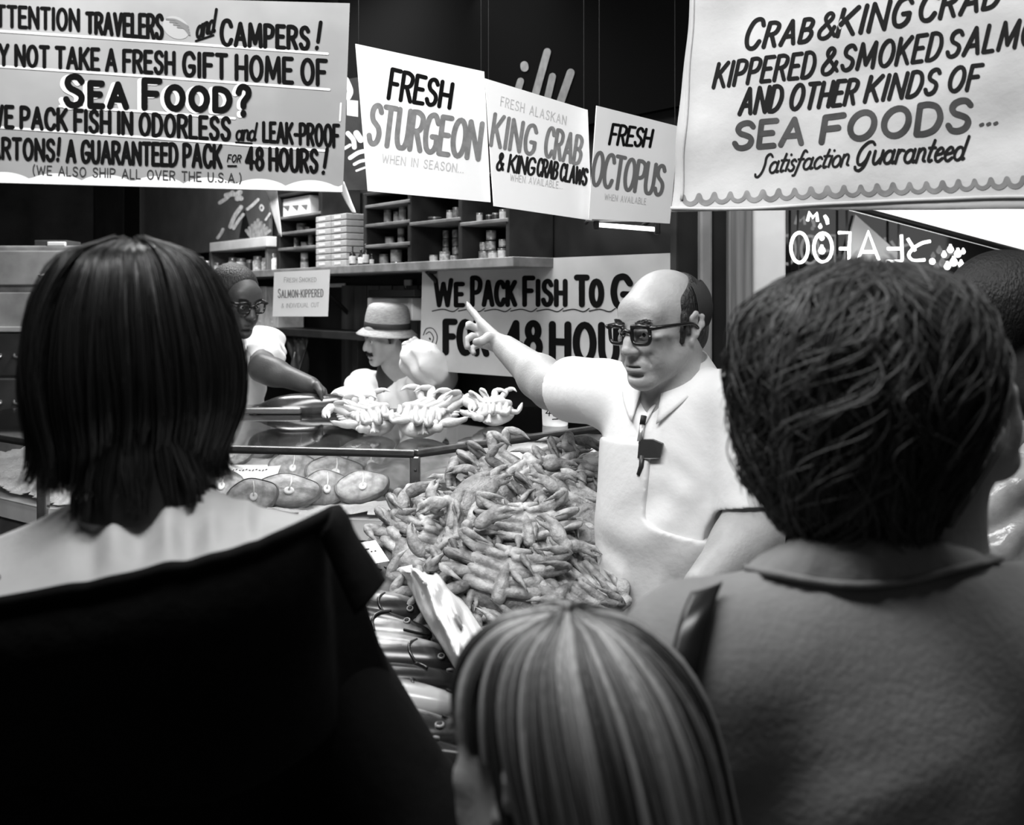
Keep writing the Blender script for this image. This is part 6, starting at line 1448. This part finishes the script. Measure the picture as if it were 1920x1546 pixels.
for x in (-1, 1): s.ell((x*.086, .014, 0), (.02, .02, .034), .004, '-'); s.chain([((x*.078, -.012, .03), .007), ((x*.074, -.016, -.02), .007)], .006)
s.set(); s.build('hair', M_hshort, sm)
HT = Matrix.Translation((-.506, 4.11, 1.428)) @ Ry(3) @ Rx(5) @ Matrix.Scale(.94, 4)
M_straw = mat('straw', .36, .8, .2, noise_amt=.15, scale=60, bump=.5, bscale=160, stretch=(1, 1, 4))
ht = thing('hat', 'pale straw hat with a dark band on the man behind the case', 'hat', HT.translation)
mb = MB(); mb.lathe([(.1, .0), (.1, .012), (.097, .05), (.09, .085), (.083, .1), (.07, .108), (.035, .112), (0, .113), (0, .109), (.07, .104), (.086, .085), (.093, .04), (.096, 0)], 40, (0, 0, 0), HT); mb.build('crown', M_straw, ht)
mb = MB(); mb.lathe([(.097, .004), (.112, -.004), (.126, -.016), (.132, -.021), (.132, -.025), (.125, -.021), (.11, -.009), (.096, -.001)], 40, (0, 0, 0), HT); mb.build('brim', M_straw, ht)
mb = MB(); mb.lathe([(.1005, .006), (.102, .008), (.1, .03), (.098, .032), (.097, .03), (.099, .008)], 40, (0, 0, 0), HT); mb.build('band', mat('hat_band', .03, .6, .3), ht)
def slacks(M, parent):
    c = Matrix(M).translation; s = SDF((c.x - .3, c.y - .25, 0), (c.x + .3, c.y + .25, 1.0), .009); lower_body(s, M, feet=False); s.set(M)
    for x in (-1, 1): s.cap((x*.09, 0, .8), (x*.095, .0, .1), .092, .07, .03)
    s.set(); s.build('trousers', mat('trousers_dark', .05), parent)
shoes(SM, sm); slacks(SM, sm); slacks(FM, fr)

# ================================================== man with glasses at the far left of the counter
GM = Matrix.Translation((-1.07, 3.68, 0)) @ Rz(28) @ Matrix.Scale(1.02, 4); GH = Matrix.Translation((-.962, 3.52, 1.542)) @ Rz(50) @ Rx(14) @ Matrix.Scale(.94, 4)
gm = thing('person', 'dark haired man in glasses behind the counter, reaching his bare arm to the right', 'person', (-1.07, 3.62, 0))
ar = [(tr(GM, (-.165, .012, 1.345)), tr(GM, (-.24, .0, 1.08)), tr(GM, (-.2, -.16, .95))), (tr(GM, (.165, .012, 1.345)), tuple(P(492, 690, 3.5)), tuple(P(582, 722, 3.42)))]
def hands2(s):
    relaxed_hand(s, GM, ar[0][2], -1); w_ = Vector(ar[1][2]); d = Vector((.8, -.3, -.45)).normalized(); l = Vector((0, -.7, .4)).normalized(); n = d.cross(l).normalized(); n = n if n.z < 0 else -n
    kn = [w_ + d*.085 + l*(.026 - .018*i) for i in range(4)]; cu = [[k + d*.032 + n*.008, k + d*.05 + n*.026, k + d*.05 + n*.046] for k in kn]
    hand_sdf(s, tuple(w_), kn, cu, [w_ + d*.04 + l*.045, w_ + d*.07 + l*.055 + n*.015, w_ + d*.095 + l*.045 + n*.03], None, 1.1)
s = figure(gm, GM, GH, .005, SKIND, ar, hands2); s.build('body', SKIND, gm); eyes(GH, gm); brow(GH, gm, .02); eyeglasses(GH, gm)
s = SDF((-1.45, 3.2, .4), (-.6, 4.0, 1.5), .007); s.set(GM); t = .02
s.ell((0, .0, 1.24), (.155 + t, .105 + t, .16), .06); s.ell((0, 0, 1.06), (.15 + t, .11 + t, .18), .06); s.cap((-.165, .012, 1.345), (.165, .012, 1.345), .066, None, .06); s.cap((0, 0, 1.0), (0, 0, .5), .16, .19, .05); s.cap((0, .0, 1.43), (0, .01, 1.56), .072, .09, .01, '-'); s.set()
for a, e, w_ in ar: s.cap(a, tuple(Vector(a).lerp(Vector(e), .55)), .066, .07, .05)
s.build('shirt', mat('white_coat', .8), gm, wrinkle)
s = SDF((-1.2, 3.3, 1.42), (-.75, 3.75, 1.72), .005); s.set(GH); s.ell((0, .024, .044), (.086, .106, .094), .01); s.ell((0, .06, -.03), (.07, .05, .06), .02); s.ell((0, -.12, -.015), (.14, .1, .125), .012, '-')
for x in (-1, 1): s.ell((x*.086, .014, 0), (.02, .02, .034), .004, '-'); s.chain([((x*.078, -.012, .03), .007), ((x*.075, -.016, -.01), .006)], .006)
s.set(); s.build('hair', M_hshort, gm); shoes(GM, gm); slacks(GM, gm)
# dark fish being handled on the case top
slabfish('dark wet fish on the glass top under the two reaching hands', (568, 768), 3.36, .34, .12, .1, .25, M_fdk, .2)
mb = MB(); q = top(510, 775); mb.box(q + Vector((0, .02, .012)), (.2, .1, .02), Matrix.Translation((0, 0, 0)), .004); o = mb.build('steel_tray', mat('tray_steel', .3, .3, .5, metal=.8), None, False, q); tag(o, 'flat steel tray on the glass top beside the dark bob', 'tray')
